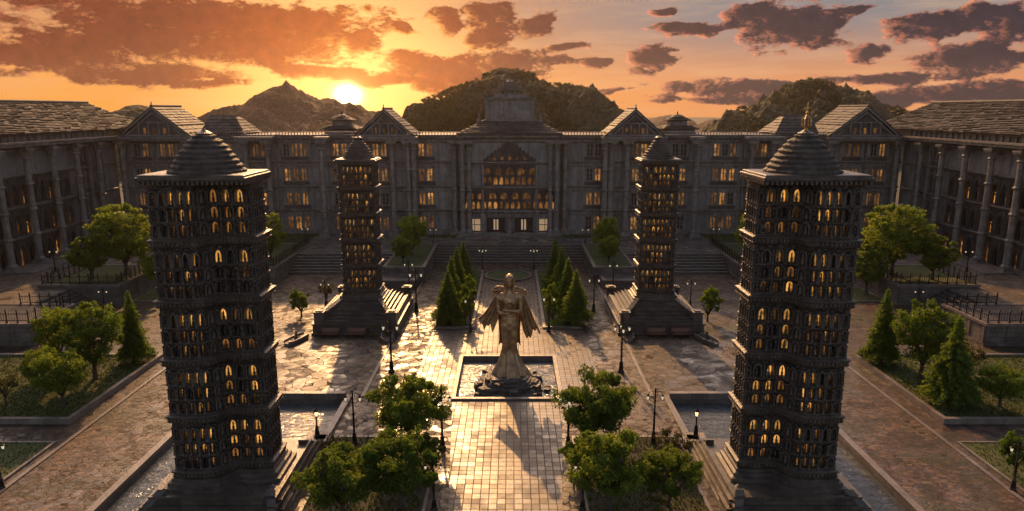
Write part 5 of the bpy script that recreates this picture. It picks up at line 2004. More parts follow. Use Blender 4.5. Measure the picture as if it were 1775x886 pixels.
cloth('scarf', [((0.3, 0.3, Z + 8.35), (0.35, 0.25, Z + 8.95)), ((0.75, 0.45, Z + 8.4), (0.8, 0.45, Z + 8.95)), ((1.2, 0.6, Z + 8.2), (1.3, 0.6, Z + 8.75)), ((1.8, 0.7, Z + 8.05), (1.7, 0.7, Z + 8.35))], parent=stt, waves=2, amp=0.08, fr=0.1, seed=4, th=0.1)
hm = MB()
loft(hm, interp([(0, 0.26, Z + 8.2, 0.40, 0.22), (0, 0.24, Z + 8.8, 0.42, 0.26), (0, 0.20, Z + 9.4, 0.47, 0.38), (0, 0.14, Z + 9.85, 0.48, 0.46), (0, 0.06, Z + 10.15, 0.38, 0.46), (0, 0.04, Z + 10.34, 0.12, 0.16)], 20), 30, mod=lambda a, q: 1 + 0.05 * math.cos(13 * a))
for sg in (-1, 1):
    hm.tube([(sg * 0.06, -0.40, Z + 10.2), (sg * 0.34, -0.30, Z + 9.98), (sg * 0.46, -0.14, Z + 9.5), (sg * 0.46, -0.2, Z + 8.9), (sg * 0.5, -0.3, Z + 8.3), (sg * 0.48, -0.42, Z + 7.9)], [0.08, 0.13, 0.14, 0.13, 0.12, 0.05], 9)
hm.v = [(x * 0.92 + SX, y + SY, zz) for x, y, zz in hm.v]
hm.build('hair', M['bronze'], stt, True)
bm_ = MB()                     # belt, neckline and bodice edges
for zc, rx, ry, yy in ((Z + 6.28, 0.79, 0.58, -0.02), (Z + 5.35, 1.0, 0.76, 0.0)):
    bm_.tube([(rx * math.cos(a), yy + ry * math.sin(a) , zc - 0.16 * (math.sin(a) < 0) * abs(math.sin(a)) * (3 if zc < Z + 6 else 1)) for a in np.linspace(0, 2 * math.pi, 40)], 0.06, 6)
for sg in (-1, 1):
    bm_.tube([(sg * 1.1, -0.25, Z + 8.0), (sg * 0.75, -0.66, Z + 7.85), (sg * 0.36, -0.80, Z + 7.72), (0, -0.66, Z + 7.5)], 0.06, 6)
bm_.v = [(x * 0.92 + SX, y + SY, zz) for x, y, zz in bm_.v]
bm_.build('belt', M['bronze'], stt, True)
# rock: irregular stepped strata
rk = MB()
rng = random.Random(3)
for k in range(7):
    q = k / 7
    n = 22
    hh = 0.21
    z_ = -0.9 + (0.5 + 0) * (k > 0) + hh * k
    def ring(zz, sh):
        pts = []
        for i in range(n):
            a = 2 * math.pi * i / n
            sq = 1 / max(abs(math.cos(a)), abs(math.sin(a))) ** 0.75
            r_ = (3.7 * (1 - q) + 1.9 * q) * sq * (1 + 0.13 * mnoise.noise(Vector((math.cos(a) * 2.3, math.sin(a) * 2.3, k * 0.8))) + rng.uniform(-0.03, 0.03)) * sh
            pts.append((SX + r_ * math.cos(a) * 0.92, SY - 0.2 + r_ * math.sin(a) * 0.95, zz + rng.uniform(-0.05, 0.05)))
        return pts
    lo, hi_ = ring(z_, 1.0), ring(z_ + hh * (3.2 if k == 0 else 1.1), 0.96)
    vs_ = lo + hi_
    fs = [(i, (i + 1) % n, n + (i + 1) % n, n + i) for i in range(n)] + [tuple(range(n, 2 * n))]
    rk.add(vs_, fs)
for k in range(26):            # loose blocks
    a = rng.uniform(0, 2 * math.pi)
    r_ = rng.uniform(2.4, 4.0)
    zt = -0.35 + (4.0 - r_) * 0.55
    w = rng.uniform(0.4, 0.9)
    c, s_ = math.cos(a), math.sin(a)
    p = []
    for zz, kx in ((zt - 0.5, 1.0), (zt + rng.uniform(0.1, 0.45), 0.8)):
        for dx, dy in ((-1, -1), (1, -1), (1, 1), (-1, 1)):
            p.append((SX + c * r_ + (dx * c - dy * s_) * w * kx * 0.6, SY - 0.2 + s_ * r_ + (dx * s_ + dy * c) * w * kx * 0.6, zz + rng.uniform(-0.08, 0.08)))
    rk.hexa(p)
for k in range(5):             # little flight of steps at the front
    rk.box(SX - 0.75 + 0.06 * k, SY - 4.1 + 0.42 * k, -0.8, SX + 0.75 - 0.06 * k, SY - 2.0, -0.25 + 0.3 * k)
rk.build('rock_base', M['rock'], stt)

# ================================================================== TREES
def leaf_cluster(m, rng, c, r, n, size, flat=0.8, droop=0.0):
    c = Vector(c)
    for _ in range(n):
        d = Vector((rng.gauss(0, 1), rng.gauss(0, 1), rng.gauss(0, 1))).normalized()
        rr = r * rng.random() ** 0.42
        p = c + Vector((d.x * rr, d.y * rr, d.z * rr * flat))
        nrm = (d + Vector((rng.gauss(0, .6), rng.gauss(0, .6), rng.gauss(0, .6) + 0.3))).normalized()
        t = nrm.cross(Vector((rng.gauss(0, 1), rng.gauss(0, 1), rng.gauss(0, 1))))
        if t.length < 1e-3:
            continue
        t.normalize()
        b = nrm.cross(t)
        L = size * rng.uniform(0.7, 1.35)
        w = L * 0.42
        m.quad(p - t * L * 0.5, p + b * w * 0.6 + nrm * 0.12 * L, p + t * L * 0.5, p - b * w * 0.6 + nrm * 0.12 * L)


def make_broad(seed, h=6.0, w=6.0, nclump=46, leaf=0.2, per=240, trunk_h=0.3, lean=0.0, open_=0.0, matn='leaf', name='broad_tree'):
    rng = random.Random(seed)
    tm, cm = MB(), MB()
    th = h * trunk_h
    tr = 0.024 * h + 0.05
    sp = Vector((lean * h * 0.2, rng.uniform(-.1, .1) * h * 0.2, th))
    tm.tube([(0, 0, -0.15), (0, 0, 0.1), (sp.x * 0.4, sp.y * 0.3, th * 0.5), sp], [tr * 1.5, tr * 1.1, tr * 0.9, tr * 0.8], 8)
    clumps = []
    tries = 0
    while len(clumps) < nclump and tries < 4000:
        tries += 1
        d = Vector((rng.gauss(0, 1), rng.gauss(0, 1), rng.gauss(0, 1))).normalized()
        rr = rng.random() ** 0.38
        p = Vector((d.x * rr * w / 2 * 0.85, d.y * rr * w / 2 * 0.85, th + (h - th) * (0.50 + 0.44 * d.z * rr)))
        q = (p.z - th) / (h - th)
        lob = 0.80 + 0.34 * mnoise.noise(Vector((d.x * 1.7 + seed, d.y * 1.7, d.z * 1.7)))
        if math.hypot(p.x, p.y) > w / 2 * (0.62 + 1.5 * q * (1 - q) * 1.2) * lob:
            continue
        if any((p - o).length < (0.5 + open_) * min(w, h) / 5.2 for o in clumps):
            continue
        clumps.append(p + sp * 0.15)
    boughs = []
    for k in range(6):
        a = 2 * math.pi * k / 6 + rng.uniform(-.4, .4)
        e = Vector((math.cos(a) * w * 0.2, math.sin(a) * w * 0.2, th + (h - th) * rng.uniform(0.3, 0.62)))
        mid = sp.lerp(e, 0.5) + Vector((0, 0, -0.04 * h))
        tm.tube([sp - Vector((0, 0, 0.1)), mid, e], [tr * 0.7, tr * 0.5, tr * 0.3], 6)
        boughs.append(e)
    for c in clumps:
        b = min(boughs, key=lambda q: (q - c).length)
        mid = b.lerp(c, 0.5) + Vector((rng.uniform(-.1, .1), rng.uniform(-.1, .1), -0.03 * h))
        tm.tube([b, mid, c], [tr * 0.28, tr * 0.2, tr * 0.07], 5)
        r = min(w, h) / 8.6 * rng.uniform(0.6, 1.35)
        leaf_cluster(cm, rng, c, r, int(per * rng.uniform(0.7, 1.2)), leaf, 0.72)
        for _ in range(3):
            d = Vector((rng.gauss(0, 1), rng.gauss(0, 1), abs(rng.gauss(0, .7)))).normalized()
            leaf_cluster(cm, rng, c + d * r * 0.9, r * 0.42, per // 8, leaf, 0.8)
    return tm, cm, matn


def make_conifer(seed, h=7.0, w=4.2, leaf=0.2, dens=1.0):
    rng = random.Random(seed)
    tm, cm = MB(), MB()
    tr = 0.02 * h + 0.04
    tm.tube([(0, 0, -0.15), (0, 0, h * 0.3), (0, 0, h * 0.97)], [tr * 1.3, tr * 0.9, 0.02], 8)
    z = h * 0.10
    while z < h * 0.99:
        q = (z - h * 0.10) / (h * 0.90)
        R_ = w / 2 * (1 - q) ** 0.85 * rng.uniform(0.86, 1.08) + 0.06
        nb = max(4, int(15 * (1 - q) + 4))
        a0 = rng.uniform(0, 6.28)
        for k in range(nb):
            a = a0 + 2 * math.pi * k / nb + rng.uniform(-.2, .2)
            L = R_ * rng.uniform(0.66, 1.22)
            dr = -0.22 * L
            e = Vector((math.cos(a) * L, math.sin(a) * L, z + dr + 0.1 * L))
            if L > 0.5:
                tm.tube([(0, 0, z), (e.x * 0.6, e.y * 0.6, z + dr * 0.4), e], [0.03, 0.022, 0.01], 4)
            n = max(2, int(L / 0.22))
            for i in range(n):
                f = 0.28 + 0.72 * (i + 0.5) / n
                c = (e.x * f, e.y * f, z + dr * f * f + 0.1 * L * f)
                leaf_cluster(cm, rng, c, 0.13 + 0.16 * (1 - q), int(13 * dens), leaf, 0.6)
        z += h * 0.026 + 0.05
    leaf_cluster(cm, rng, (0, 0, h * 0.985), 0.12, 24, leaf * 0.8, 2.0)
    return tm, cm, 'needle'


PROTO = {}


def proto(key, fn, **kw):
    tm, cm, mt = fn(**kw)
    a = tm.build('trunk', M['bark'], None, True)
    b = cm.build('crown', M[kw.get('matn', mt)])
    PROTO[key] = (a.data, b.data, kw['h'], kw['w'])
    bpy.data.objects.remove(a)
    bpy.data.objects.remove(b)


proto('front1', make_broad, seed=11, h=5.6, w=6.6, nclump=54, leaf=0.23, per=230, trunk_h=0.26)
proto('front2', make_broad, seed=12, h=5.0, w=7.0, nclump=58, leaf=0.23, per=230, trunk_h=0.24, lean=0.4)
proto('bush', make_broad, seed=13, h=2.6, w=3.6, nclump=26, leaf=0.18, per=110, trunk_h=0.22, open_=0.1)
proto('sparse', make_broad, seed=14, h=2.4, w=3.1, nclump=22, leaf=0.16, per=60, trunk_h=0.34, open_=0.25, matn='leaf_dull')
proto('lawn1', make_broad, seed=15, h=7.7, w=6.4, nclump=56, leaf=0.27, per=150, trunk_h=0.2, open_=0.25)
proto('lawn2', make_broad, seed=16, h=5.4, w=5.4, nclump=44, leaf=0.26, per=110, trunk_h=0.22, open_=0.25)
proto('tall1', make_broad, seed=17, h=12.0, w=9.6, nclump=52, leaf=0.42, per=170, trunk_h=0.16, open_=0.4, matn='leaf_bright')
proto('tall2', make_broad, seed=18, h=8.0, w=5.2, nclump=46, leaf=0.36, per=120, trunk_h=0.18, open_=0.35, matn='leaf_bright')
proto('terrace', make_broad, seed=19, h=6.8, w=6.0, nclump=50, leaf=0.32, per=130, trunk_h=0.16, open_=0.25, matn='leaf_bright')
proto('conifer1', make_conifer, seed=21, h=7.0, w=4.0, leaf=0.19)
proto('conifer2', make_conifer, seed=22, h=8.2, w=3.5, leaf=0.19)


def plant(key, x, y, z, h, w, label, group, rz, name='tree', cat='tree'):
    x += 0.3
    tm, cm, ph, pw = PROTO[key]
    t = tag(empty(name, (x, y, z), rz), label, cat, group)
    for nm, me in (('trunk', tm), ('crown', cm)):
        o = bpy.data.objects.new(nm, me)
        COL.objects.link(o)
        o.parent = t
        o.scale = (w / pw, w / pw, h / ph)
    return t


FG, LG, BG, TG = 'leafy trees beside the front path', 'trees on the side lawns', 'tall pale green trees by the wings', 'trees on the stair planters'
CG, HG = 'conifers in rows beside the statue', 'small round trees lining the statue walk'
for a in (
    ('front1', -8.1, 51.9, 0.05, 6.2, 7.2, 'round-crowned green tree left of the front path, just below the pool', FG, 0.3),
    ('front2', -7.6, 43.6, 0.05, 5.3, 6.8, 'broad green tree at the bottom left of the front path', FG, 1.0),
    ('front1', -11.2, 42.2, 0.05, 5.0, 6.4, 'low spreading green tree at the bottom edge beside the left tower base', FG, 2.1),
    ('bush', -5.9, 48.4, 0.05, 2.9, 4.0, 'small loose tree at the left edge of the tiled path behind a lamp', FG, 0.5),
    ('sparse', -13.8, 50.0, 0.0, 2.2, 2.8, 'thin brownish shrub beside the left tower base', FG, 0.0),
    ('front2', 6.9, 51.9, 0.05, 6.2, 7.6, 'round-crowned green tree right of the front path, just below the pool', FG, 2.6),
    ('front1', 6.8, 43.4, 0.05, 5.6, 6.6, 'broad green tree at the bottom right of the front path', FG, 4.0),
    ('bush', 4.7, 48.6, 0.05, 2.6, 3.0, 'small loose tree at the right edge of the tiled path', FG, 2.5),
    ('front2', 11.0, 43.9, 0.05, 4.0, 5.0, 'smaller round green tree beside the right tower base', FG, 5.0),
    ('sparse', 12.7, 50.0, 0.0, 2.6, 3.4, 'thin brownish tree near the lamp pedestal of the right tower', FG, 3.0),
    ('bush', 37.9, 48.0, 0.1, 3.3, 3.2, 'bushy tree cut by the right picture edge beside a lamp', LG, 1.0),
    # left lawn
    ('sparse', -46.4, 60.1, 0.32, 2.8, 2.7, 'small dark tree at the left picture edge on the big lawn', LG, 1.2),
    ('lawn2', -41.0, 59.9, 0.32, 5.3, 5.2, 'round tree at the front corner of the left lawn', LG, 0.4),
    ('lawn2', -44.8, 63.0, 0.32, 4.4, 3.8, 'middle-sized tree behind the front corner tree of the left lawn', LG, 3.4),
    ('lawn1', -42.0, 66.6, 0.32, 7.9, 6.4, 'largest ochre-green tree on the left lawn', LG, 0.0),
    ('lawn2', -47.2, 69.2, 0.32, 6.6, 4.6, 'bright green tree left of the largest tree on the left lawn', LG, 2.0),
    ('conifer2', -40.6, 71.6, 0.32, 7.9, 3.3, 'slim conifer at the back corner of the left lawn', LG, 0.0),
    # right lawn
    ('conifer2', 39.9, 71.4, 0.32, 8.2, 3.6, 'slim conifer at the back corner of the right lawn', LG, 2.0),
    ('lawn1', 41.5, 66.7, 0.32, 8.1, 6.0, 'largest broad-leaved tree on the right lawn', LG, 3.0),
    ('conifer1', 40.6, 60.5, 0.32, 8.4, 4.5, 'wide conifer near the front of the right lawn', LG, 1.0),
    ('sparse', 46.4, 67.0, 0.32, 3.3, 3.2, 'small thin tree behind the wide conifer on the right lawn', LG, 0.7),
    ('lawn2', 44.9, 59.9, 0.32, 3.8, 4.7, 'low round tree at the right picture edge of the lawn', LG, 5.2),
    ('sparse', 41.0, 71.9, 0.32, 4.0, 2.8, 'thin tree between the slim conifer and the largest tree of the right lawn', LG, 2.2),
    # by the wings
    ('tall1', -57.4, 101.5, 2.85, 10.8, 9.4, 'tall bright green tree before the left wing', BG, 0.0),
    ('tall2', -60.9, 98.6, 2.85, 6.6, 6.2, 'lower bright tree left of the tall one in the railed bed of the left wing', BG, 1.9),
    ('tall2', 61.2, 98.6, 2.85, 6.6, 6.2, 'lower bright tree right of the tall one in the railed bed of the right wing', BG, 3.3),
    ('tall2', -52.2, 100.4, 0.12, 8.2, 5.0, 'bright green tree half hidden by the left front tower', BG, 0.9),
    ('tall2', -39.6, 112.5, 2.5, 7.9, 5.6, 'bright tree in the railed planter left of the back left stairs', BG, 2.3),
    ('tall1', 56.8, 101.5, 2.85, 10.9, 9.9, 'tall bright green tree before the right wing', BG, 2.4),
    ('tall2', 52.6, 100.0, 0.12, 8.2, 5.4, 'bright green tree half hidden by the right front tower', BG, 4.0),
    ('tall2', 39.3, 112.5, 2.5, 7.9, 5.6, 'bright tree in the railed planter right of the back right stairs', BG, 5.2),
    ('terrace', -17.0, 117.6, 2.5, 6.9, 5.8, 'bright tree on the stone planter left of the central stairs', TG, 0.3),
    ('terrace', -17.6, 111.3, 2.5, 4.6, 3.9, 'lower bright tree at the front of the planter left of the stairs', TG, 2.0),
    ('terrace', 16.2, 117.6, 2.5, 6.7, 5.6, 'bright tree on the stone planter right of the central stairs', TG, 4.3),
    ('terrace', 15.9, 111.3, 2.5, 4.5, 3.9, 'lower bright tree at the front of the planter right of the stairs', TG, 5.3),
    ('bush', -27.9, 89.4, 0, 3.6, 3.7, 'small tree with loose crown left of the back left tower', 'small trees by the back towers', 1.3),
    ('sparse', -26.2, 96.0, 0, 3.1, 2.8, 'thin little tree behind the base of the back left tower', 'small trees by the back towers', 4.1),
    ('bush', 25.6, 87.2, 0, 4.6, 4.0, 'small round tree right of the back right tower', 'small trees by the back towers', 2.9),
    # conifer rows
    ('conifer1', -8.0, 86.0, 0.16, 7.0, 4.1, 'nearest conifer of the row left of the statue', CG, 0.0),
    ('conifer1', -8.1, 92.5, 0.16, 7.3, 3.8, 'second conifer of the row left of the statue', CG, 1.1),
    ('conifer1', -7.9, 99.4, 0.16, 7.4, 3.5, 'third conifer of the row left of the statue', CG, 2.1),
    ('conifer2', -7.4, 106.6, 0.16, 7.0, 3.4, 'farthest conifer of the row left of the statue', CG, 3.1),
    ('conifer1', 8.3, 86.0, 0.16, 7.0, 4.2, 'nearest conifer of the row right of the statue', CG, 4.0),
    ('conifer1', 7.8, 92.5, 0.16, 7.2, 3.8, 'second conifer of the row right of the statue', CG, 5.1),
    ('conifer1', 7.4, 99.4, 0.16, 7.5, 3.5, 'third conifer of the row right of the statue', CG, 0.6),
    ('conifer2', 6.9, 106.6, 0.16, 7.4, 3.4, 'farthest conifer of the row right of the statue', CG, 1.6),
    ('bush', -5.6, 95.0, 0.16, 4.0, 3.1, 'farthest small round tree left of the statue walk', HG, 0.2),
    ('bush', -5.7, 89.6, 0.16, 4.1, 3.1, 'middle small round tree left of the statue walk', HG, 1.8),
    ('bush', -5.8, 85.4, 0.16, 3.9, 2.6, 'nearest small round tree left of the statue walk', HG, 3.2),
    ('bush', 5.4, 95.0, 0.16, 4.0, 3.1, 'farthest small round tree right of the statue walk', HG, 4.4),
    ('bush', 5.4, 89.6, 0.16, 4.1, 3.1, 'middle small round tree right of the statue walk', HG, 5.4),
    ('bush', 5.3, 85.4, 0.16, 3.9, 2.6, 'nearest small round tree right of the statue walk', HG, 0.9),
):
    plant(*a, name='conifer' if a[0].startswith('conifer') else 'broad_tree')

# clipped hedges in front of the conifer beds
for s, side in ((-1, 'left'), (1, 'right')):
    for k, (xa, xb, ya, yb, lab) in enumerate(((5.6, 7.0, 84.5, 85.3, 'short clipped hedge nearest the statue in the %s conifer bed'), (8.1, 9.1, 84.5, 92.0, 'long clipped hedge along the outer edge of the %s conifer bed'))):
        m = MB()
        rng = random.Random(40 + k)
        x0, x1 = sorted((s * xa, s * xb))
        for i in range(int((x1 - x0) * (yb - ya) * 900)):
            q = [rng.uniform(x0, x1), rng.uniform(ya, yb), rng.uniform(0.16, 0.85)]
            ax = rng.choice((0, 1, 2, 2))
            if ax < 2:
                q[ax] = rng.choice(((x0, x1), (ya, yb))[ax]) + rng.gauss(0, 0.04)
            else:
                q[2] = 0.85 + rng.gauss(0, 0.04)
            leaf_cluster(m, rng, q, 0.05, 1, 0.13)
        tag(m.build('hedge', M['leaf']), lab % side, 'hedge', 'clipped hedges of the conifer beds')

# grass blades
m = MB()
rng = random.Random(5)
for x0, x1, y0, y1, z_, dens, hh in GRASS:
    n = int((x1 - x0) * (y1 - y0) * dens)
    for _ in range(min(n, 9000)):
        x, y = rng.uniform(x0, x1), rng.uniform(y0, y1)
        if abs(x) > 0.78 * y + 8:
            continue
        a = rng.uniform(0, 6.28)
        h_ = hh * rng.uniform(0.6, 1.6)
        w = 0.05
        for k in range(2):
            a2 = a + k * 1.6
            c, s_ = math.cos(a2), math.sin(a2)
            m.add([(x - c * w, y - s_ * w, z_ - 0.01), (x + c * w, y + s_ * w, z_ - 0.01), (x + s_ * h_ * 0.5 + c * 0.02, y - c * h_ * 0.5, z_ + h_)], ((0, 1, 2),))
tag(m.build('grass', M['blade']), 'short grass on the lawns and tree beds', 'grass', kind='stuff')

# ================================================================== LAMPS
def lantern(m, b, x, y, z, k=1.0):
    """hanging lantern: cap, cage, glass; z = top of its cap"""
    m.lathe([(0.0, 0.0), (0.05 * k, -0.02), (0.05 * k, -0.08 * k), (0.22 * k, -0.22 * k), (0.2 * k, -0.25 * k)], 6, (x, y, z), cap=False)
    m.lathe([(0.1 * k, -0.68 * k), (0.13 * k, -0.64 * k), (0.05 * k, -0.74 * k), (0.0, -0.8 * k)], 6, (x, y, z), cap=False)
    for i in range(6):
        a = i * math.pi / 3
        m.tube([(x + 0.18 * k * math.cos(a), y + 0.18 * k * math.sin(a), z - 0.24 * k), (x + 0.11 * k * math.cos(a), y + 0.11 * k * math.sin(a), z - 0.66 * k)], 0.014 * k, 4)
    b.lathe([(0.09 * k, -0.64 * k), (0.155 * k, -0.26 * k)], 6, (x, y, z))


def pole_mesh(h, k=1.0):
    p = MB()
    p.lathe([(0.3 * k, 0), (0.3 * k, 0.14), (0.2 * k, 0.22), (0.22 * k, 0.4), (0.16 * k, 0.9), (0.19 * k, 0.98), (0.1 * k, 1.08), (0.085 * k, h * 0.55), (0.12 * k, h * 0.56), (0.12 * k, h * 0.58), (0.075 * k, h * 0.6), (0.065 * k, h - 0.1), (0.1 * k, h - 0.05), (0.0, h + 0.12)], 10)
    return p


LAMPP = {}


def lamp_proto(kind, h):
    t = empty('street_lamp')
    pole_mesh(h).build('pole', M['iron'], t, True)
    arms = MB()
    lan = []
    if kind == 'single':
        m, b = MB(), MB()
        # lantern standing on top of the pole
        m.lathe([(0.1, h - 0.02), (0.16, h + 0.04), (0.12, h + 0.08)], 6)
        for i in range(6):
            a = i * math.pi / 3
            m.tube([(0.12 * math.cos(a), 0.12 * math.sin(a), h + 0.05), (0.2 * math.cos(a), 0.2 * math.sin(a), h + 0.5)], 0.016, 4)
        m.lathe([(0.25, h + 0.5), (0.1, h + 0.68), (0.04, h + 0.75), (0.0, h + 0.9)], 6)
        b.lathe([(0.1, h + 0.06), (0.17, h + 0.48)], 6)
        lan.append((m, b))
    else:
        ends = ((-0.62, 0), (0.62, 0)) if kind == 'double' else ((-0.66, 0), (0.66, 0), (0, -0.66), (0, 0.66))
        for ex, ey in ends:
            arms.tube([(0, 0, h * 0.80), (ex * 0.35, ey * 0.35, h * 0.80 - 0.12), (ex * 0.8, ey * 0.8, h * 0.82), (ex * 0.98, ey * 0.98, h * 0.88), (ex, ey, h * 0.92)], 0.03, 5)
            arms.tube([(0, 0, h * 0.95), (ex * 0.5, ey * 0.5, h * 0.97), (ex, ey, h * 0.92)], 0.028, 5)
            arms.tube([(ex * 0.25, ey * 0.25, h * 0.955), (ex * 0.35, ey * 0.35, h * 0.89), (ex * 0.15, ey * 0.15, h * 0.85)], 0.02, 5)
            m, b = MB(), MB()
            lantern(m, b, ex, ey, h * 0.915, 0.8)
            lan.append((m, b))
        if kind == 'ornate':
            arms.lathe([(0.05, h - 0.05), (0.13, h + 0.08), (0.05, h + 0.2), (0.09, h + 0.3), (0.0, h + 0.65)], 8)
        arms.build('bracket_arm', M['iron'], t, True)
    for m, b in lan:
        o = m.build('lantern', M['iron'], t)
        b.build('lantern_glass', M['bulb' if kind == 'single' else 'bulb_white'], o)
    return t


used = set()


def lamp(kind, x, y, z, h, label, group='black iron street lamps in the court', rz=0.0):
    if kind not in LAMPP:
        LAMPP[kind] = (lamp_proto(kind, 5.0 if kind != 'single' else 2.0), 5.0 if kind != 'single' else 2.75)
    pr, ph = LAMPP[kind]
    o = pr if kind not in used else copy_tree(pr)
    used.add(kind)
    o.location = (x + 0.3, y, z)
    o.rotation_euler = (0, 0, rz)
    k = h / ph
    o.scale = (max(k, 0.85),) * 2 + (k,) if kind != 'single' else (k, k, k)
    tag(o, label, 'street lamp', group)


for a in (
    ('double', -12.8, 53.1, 0, 4.7, 'two-armed lamp post on the cobbles beside the left basin'),
    ('double', 11.8, 53.2, 0, 4.8, 'two-armed lamp post on the cobbles beside the right basin'),
    ('ornate', -5.5, 52.3, 0.05, 5.0, 'ornate many-armed lamp at the left of the tiled path just below the pool'),
    ('ornate', 4.7, 52.3, 0.05, 5.0, 'ornate many-armed lamp at the right of the tiled path just below the pool'),
    ('double', -5.2, 43.4, 0.05, 3.8, 'lamp at the bottom edge left of the tiled path'),
    ('double', 5.0, 43.4, 0.05, 3.8, 'lamp at the bottom edge right of the tiled path'),
    ('double', -12.5, 69.3, 0, 5.7, 'tall lamp post between the left slab square and the pool plaza'),
    ('ornate', 11.6, 69.3, 0, 5.6, 'tall ornate lamp post between the right slab square and the pool plaza'),
    ('double', -12.9, 91.8, 0, 6.0, 'lamp post between the back left tower and the conifer row'),
    ('double', 11.3, 91.8, 0, 5.1, 'lamp post between the back right tower and the conifer row'),
    ('double', -5.0, 82.9, 0, 4.6, 'lamp at the front corner of the left conifer bed'),
    ('double', 4.7, 82.9, 0, 4.9, 'lamp at the front corner of the right conifer bed'),
    ('ornate', -4.9, 117.4, 0, 3.9, 'lamp left of the round lawn'),
    ('ornate', 3.9, 117.4, 0, 3.9, 'lamp right of the round lawn'),
    ('double', -25.7, 93.4, 0, 4.0, 'lit lamp behind the small trees at the back left tower'),
    ('double', 25.2, 94.6, 0, 3.8, 'lit lamp behind the small tree at the back right tower'),
    ('double', -36.9, 46.2, 0, 3.9, 'lamp at the bottom left picture corner'),
    ('double', 36.4, 46.0, 0, 3.8, 'lamp at the bottom right picture corner'),
    ('double', -70.6, 105.4, TZ, 3.7, 'lamp nearer the picture edge at the foot of the left wing columns'),
    ('double', -66.4, 109.4, TZ, 3.6, 'lamp behind the railed tree bed of the left wing'),
    ('double', 70.6, 105.4, TZ, 3.7, 'lamp nearer the picture edge at the foot of the right wing columns'),
    ('double', 66.4, 109.4, TZ, 3.6, 'lamp behind the railed tree bed of the right wing'),
    ('double', -14.6, 128.9, TZ, 3.0, 'small lamp at the top left end of the central stairs'),
    ('double', 13.9, 128.9, TZ, 3.0, 'small lamp at the top right end of the central stairs'),
    ('double', -38.6, 128.8, TZ, 3.2, 'small lamp at the top outer end of the back left stairs'),
    ('double', 38.4, 128.8, TZ, 3.2, 'small lamp at the top outer end of the back right stairs'),
    ('double', -15.6, 103.6, 0, 4.6, 'lamp before the low stone block left of the central stairs'),
    ('double', 15.6, 103.6, 0, 4.4, 'lamp before the low stone block right of the central stairs'),
    ('double', -55.6, 92.0, 0, 3.2, 'lit lamp at the foot of the left side staircase'),
    ('double', 55.6, 92.0, 0, 3.2, 'lit lamp at the foot of the right side staircase'),
    ('single', -15.85, 53.15, 0.65, 2.45, 'single lit lantern on the stone pedestal of the left front tower'),
    ('single', 15.25, 53.15, 0.65, 2.45, 'single lit lantern on the stone pedestal of the right front tower'),
):
    lamp(*a)

# ================================================================== BENCHES, TROUGHS
def bench():
    t = empty('park_bench')
    m = MB()
    for k in range(4):
        m.box(-1.1, -0.25 + 0.14 * k, 0.44, 1.1, -0.14 + 0.14 * k, 0.49)
    m.build('seat', M['wood'], t)
    m = MB()
    for k in range(4):
        m.hexa([(-1.1, 0.30 + 0.03 * k, 0.55 + 0.13 * k), (1.1, 0.30 + 0.03 * k, 0.55 + 0.13 * k), (1.1, 0.35 + 0.03 * k, 0.55 + 0.13 * k), (-1.1, 0.35 + 0.03 * k, 0.55 + 0.13 * k),
                (-1.1, 0.33 + 0.03 * k, 0.65 + 0.13 * k), (1.1, 0.33 + 0.03 * k, 0.65 + 0.13 * k), (1.1, 0.38 + 0.03 * k, 0.65 + 0.13 * k), (-1.1, 0.38 + 0.03 * k, 0.65 + 0.13 * k)])
    m.build('backrest', M['wood'], t)
    for sg in (-1, 1):
        m = MB()
        m.tube([(sg * 0.95, -0.25, 0), (sg * 0.95, -0.22, 0.44), (sg * 0.95, 0.3, 0.44), (sg * 0.95, 0.47, 1.05)], 0.04, 6)
        m.tube([(sg * 0.95, 0.36, 0), (sg * 0.95, 0.3, 0.44)], 0.04, 6)
        m.tube([(sg * 0.95, -0.22, 0.44), (sg * 0.95, -0.22, 0.68), (sg * 0.95, 0.36, 0.7)], 0.035, 6)
        m.build('leg', M['iron'], t)
    return t


b0 = bench()
for i, (x, y, lab) in enumerate(((-21.6, 80.75, 'red-brown bench before the back left tower, the one farther from the statue'), (-18.4, 80.75, 'red-brown bench before the back left tower, the one nearer the statue'),
                                 (18.0, 80.75, 'dark bench before the back right tower, the one nearer the statue'), (20.9, 80.75, 'red-brown bench before the back right tower, the one farther from the statue'))):
    o = b0 if i == 0 else copy_tree(b0)
    o.location = (x, y, 0)
    tag(o, lab, 'bench', 'wooden benches before the back towers')


def trough():
    t = empty('stone_trough')
    m = MB()
    prof = [(-0.55, 0.0), (0.55, 0.0), (0.75, 0.55), (0.6, 0.55), (0.5, 0.3), (-0.5, 0.3), (-0.6, 0.55), (-0.75, 0.55)]
    n = len(prof)
    secs = []
    for yy, kx in ((-1.9, 0.55), (-1.5, 0.95), (0, 1.05), (1.5, 0.95), (1.9, 0.6)):
        secs.append([(x * kx, yy, zz) for x, zz in prof])
    vs_ = [p for s_ in secs for p in s_]
    fs = [(j * n + i, j * n + (i + 1) % n, (j + 1) * n + (i + 1) % n, (j + 1) * n + i) for j in range(len(secs) - 1) for i in range(n)]
    fs += [tuple(reversed(range(n))), tuple((len(secs) - 1) * n + i for i in range(n))]
    m.add(vs_, fs)
    m.build('basin', M['kerb'], t)
    m = MB()
    m.lathe([(0.3, 0.3), (0.22, 0.45), (0.12, 0.6), (0.2, 0.8), (0.12, 0.95), (0.15, 1.1), (0.0, 1.3)], 9)
    m.build('ornament', M['rock'], t)
    m = MB()
    rng = random.Random(9)
    for k in range(16):
        leaf_cluster(m, rng, (rng.uniform(-.4, .4), rng.uniform(-1.4, 1.4), 0.5), 0.2, 20, 0.12)
    m.build('foliage', M['leaf_dull'], t)
    return t


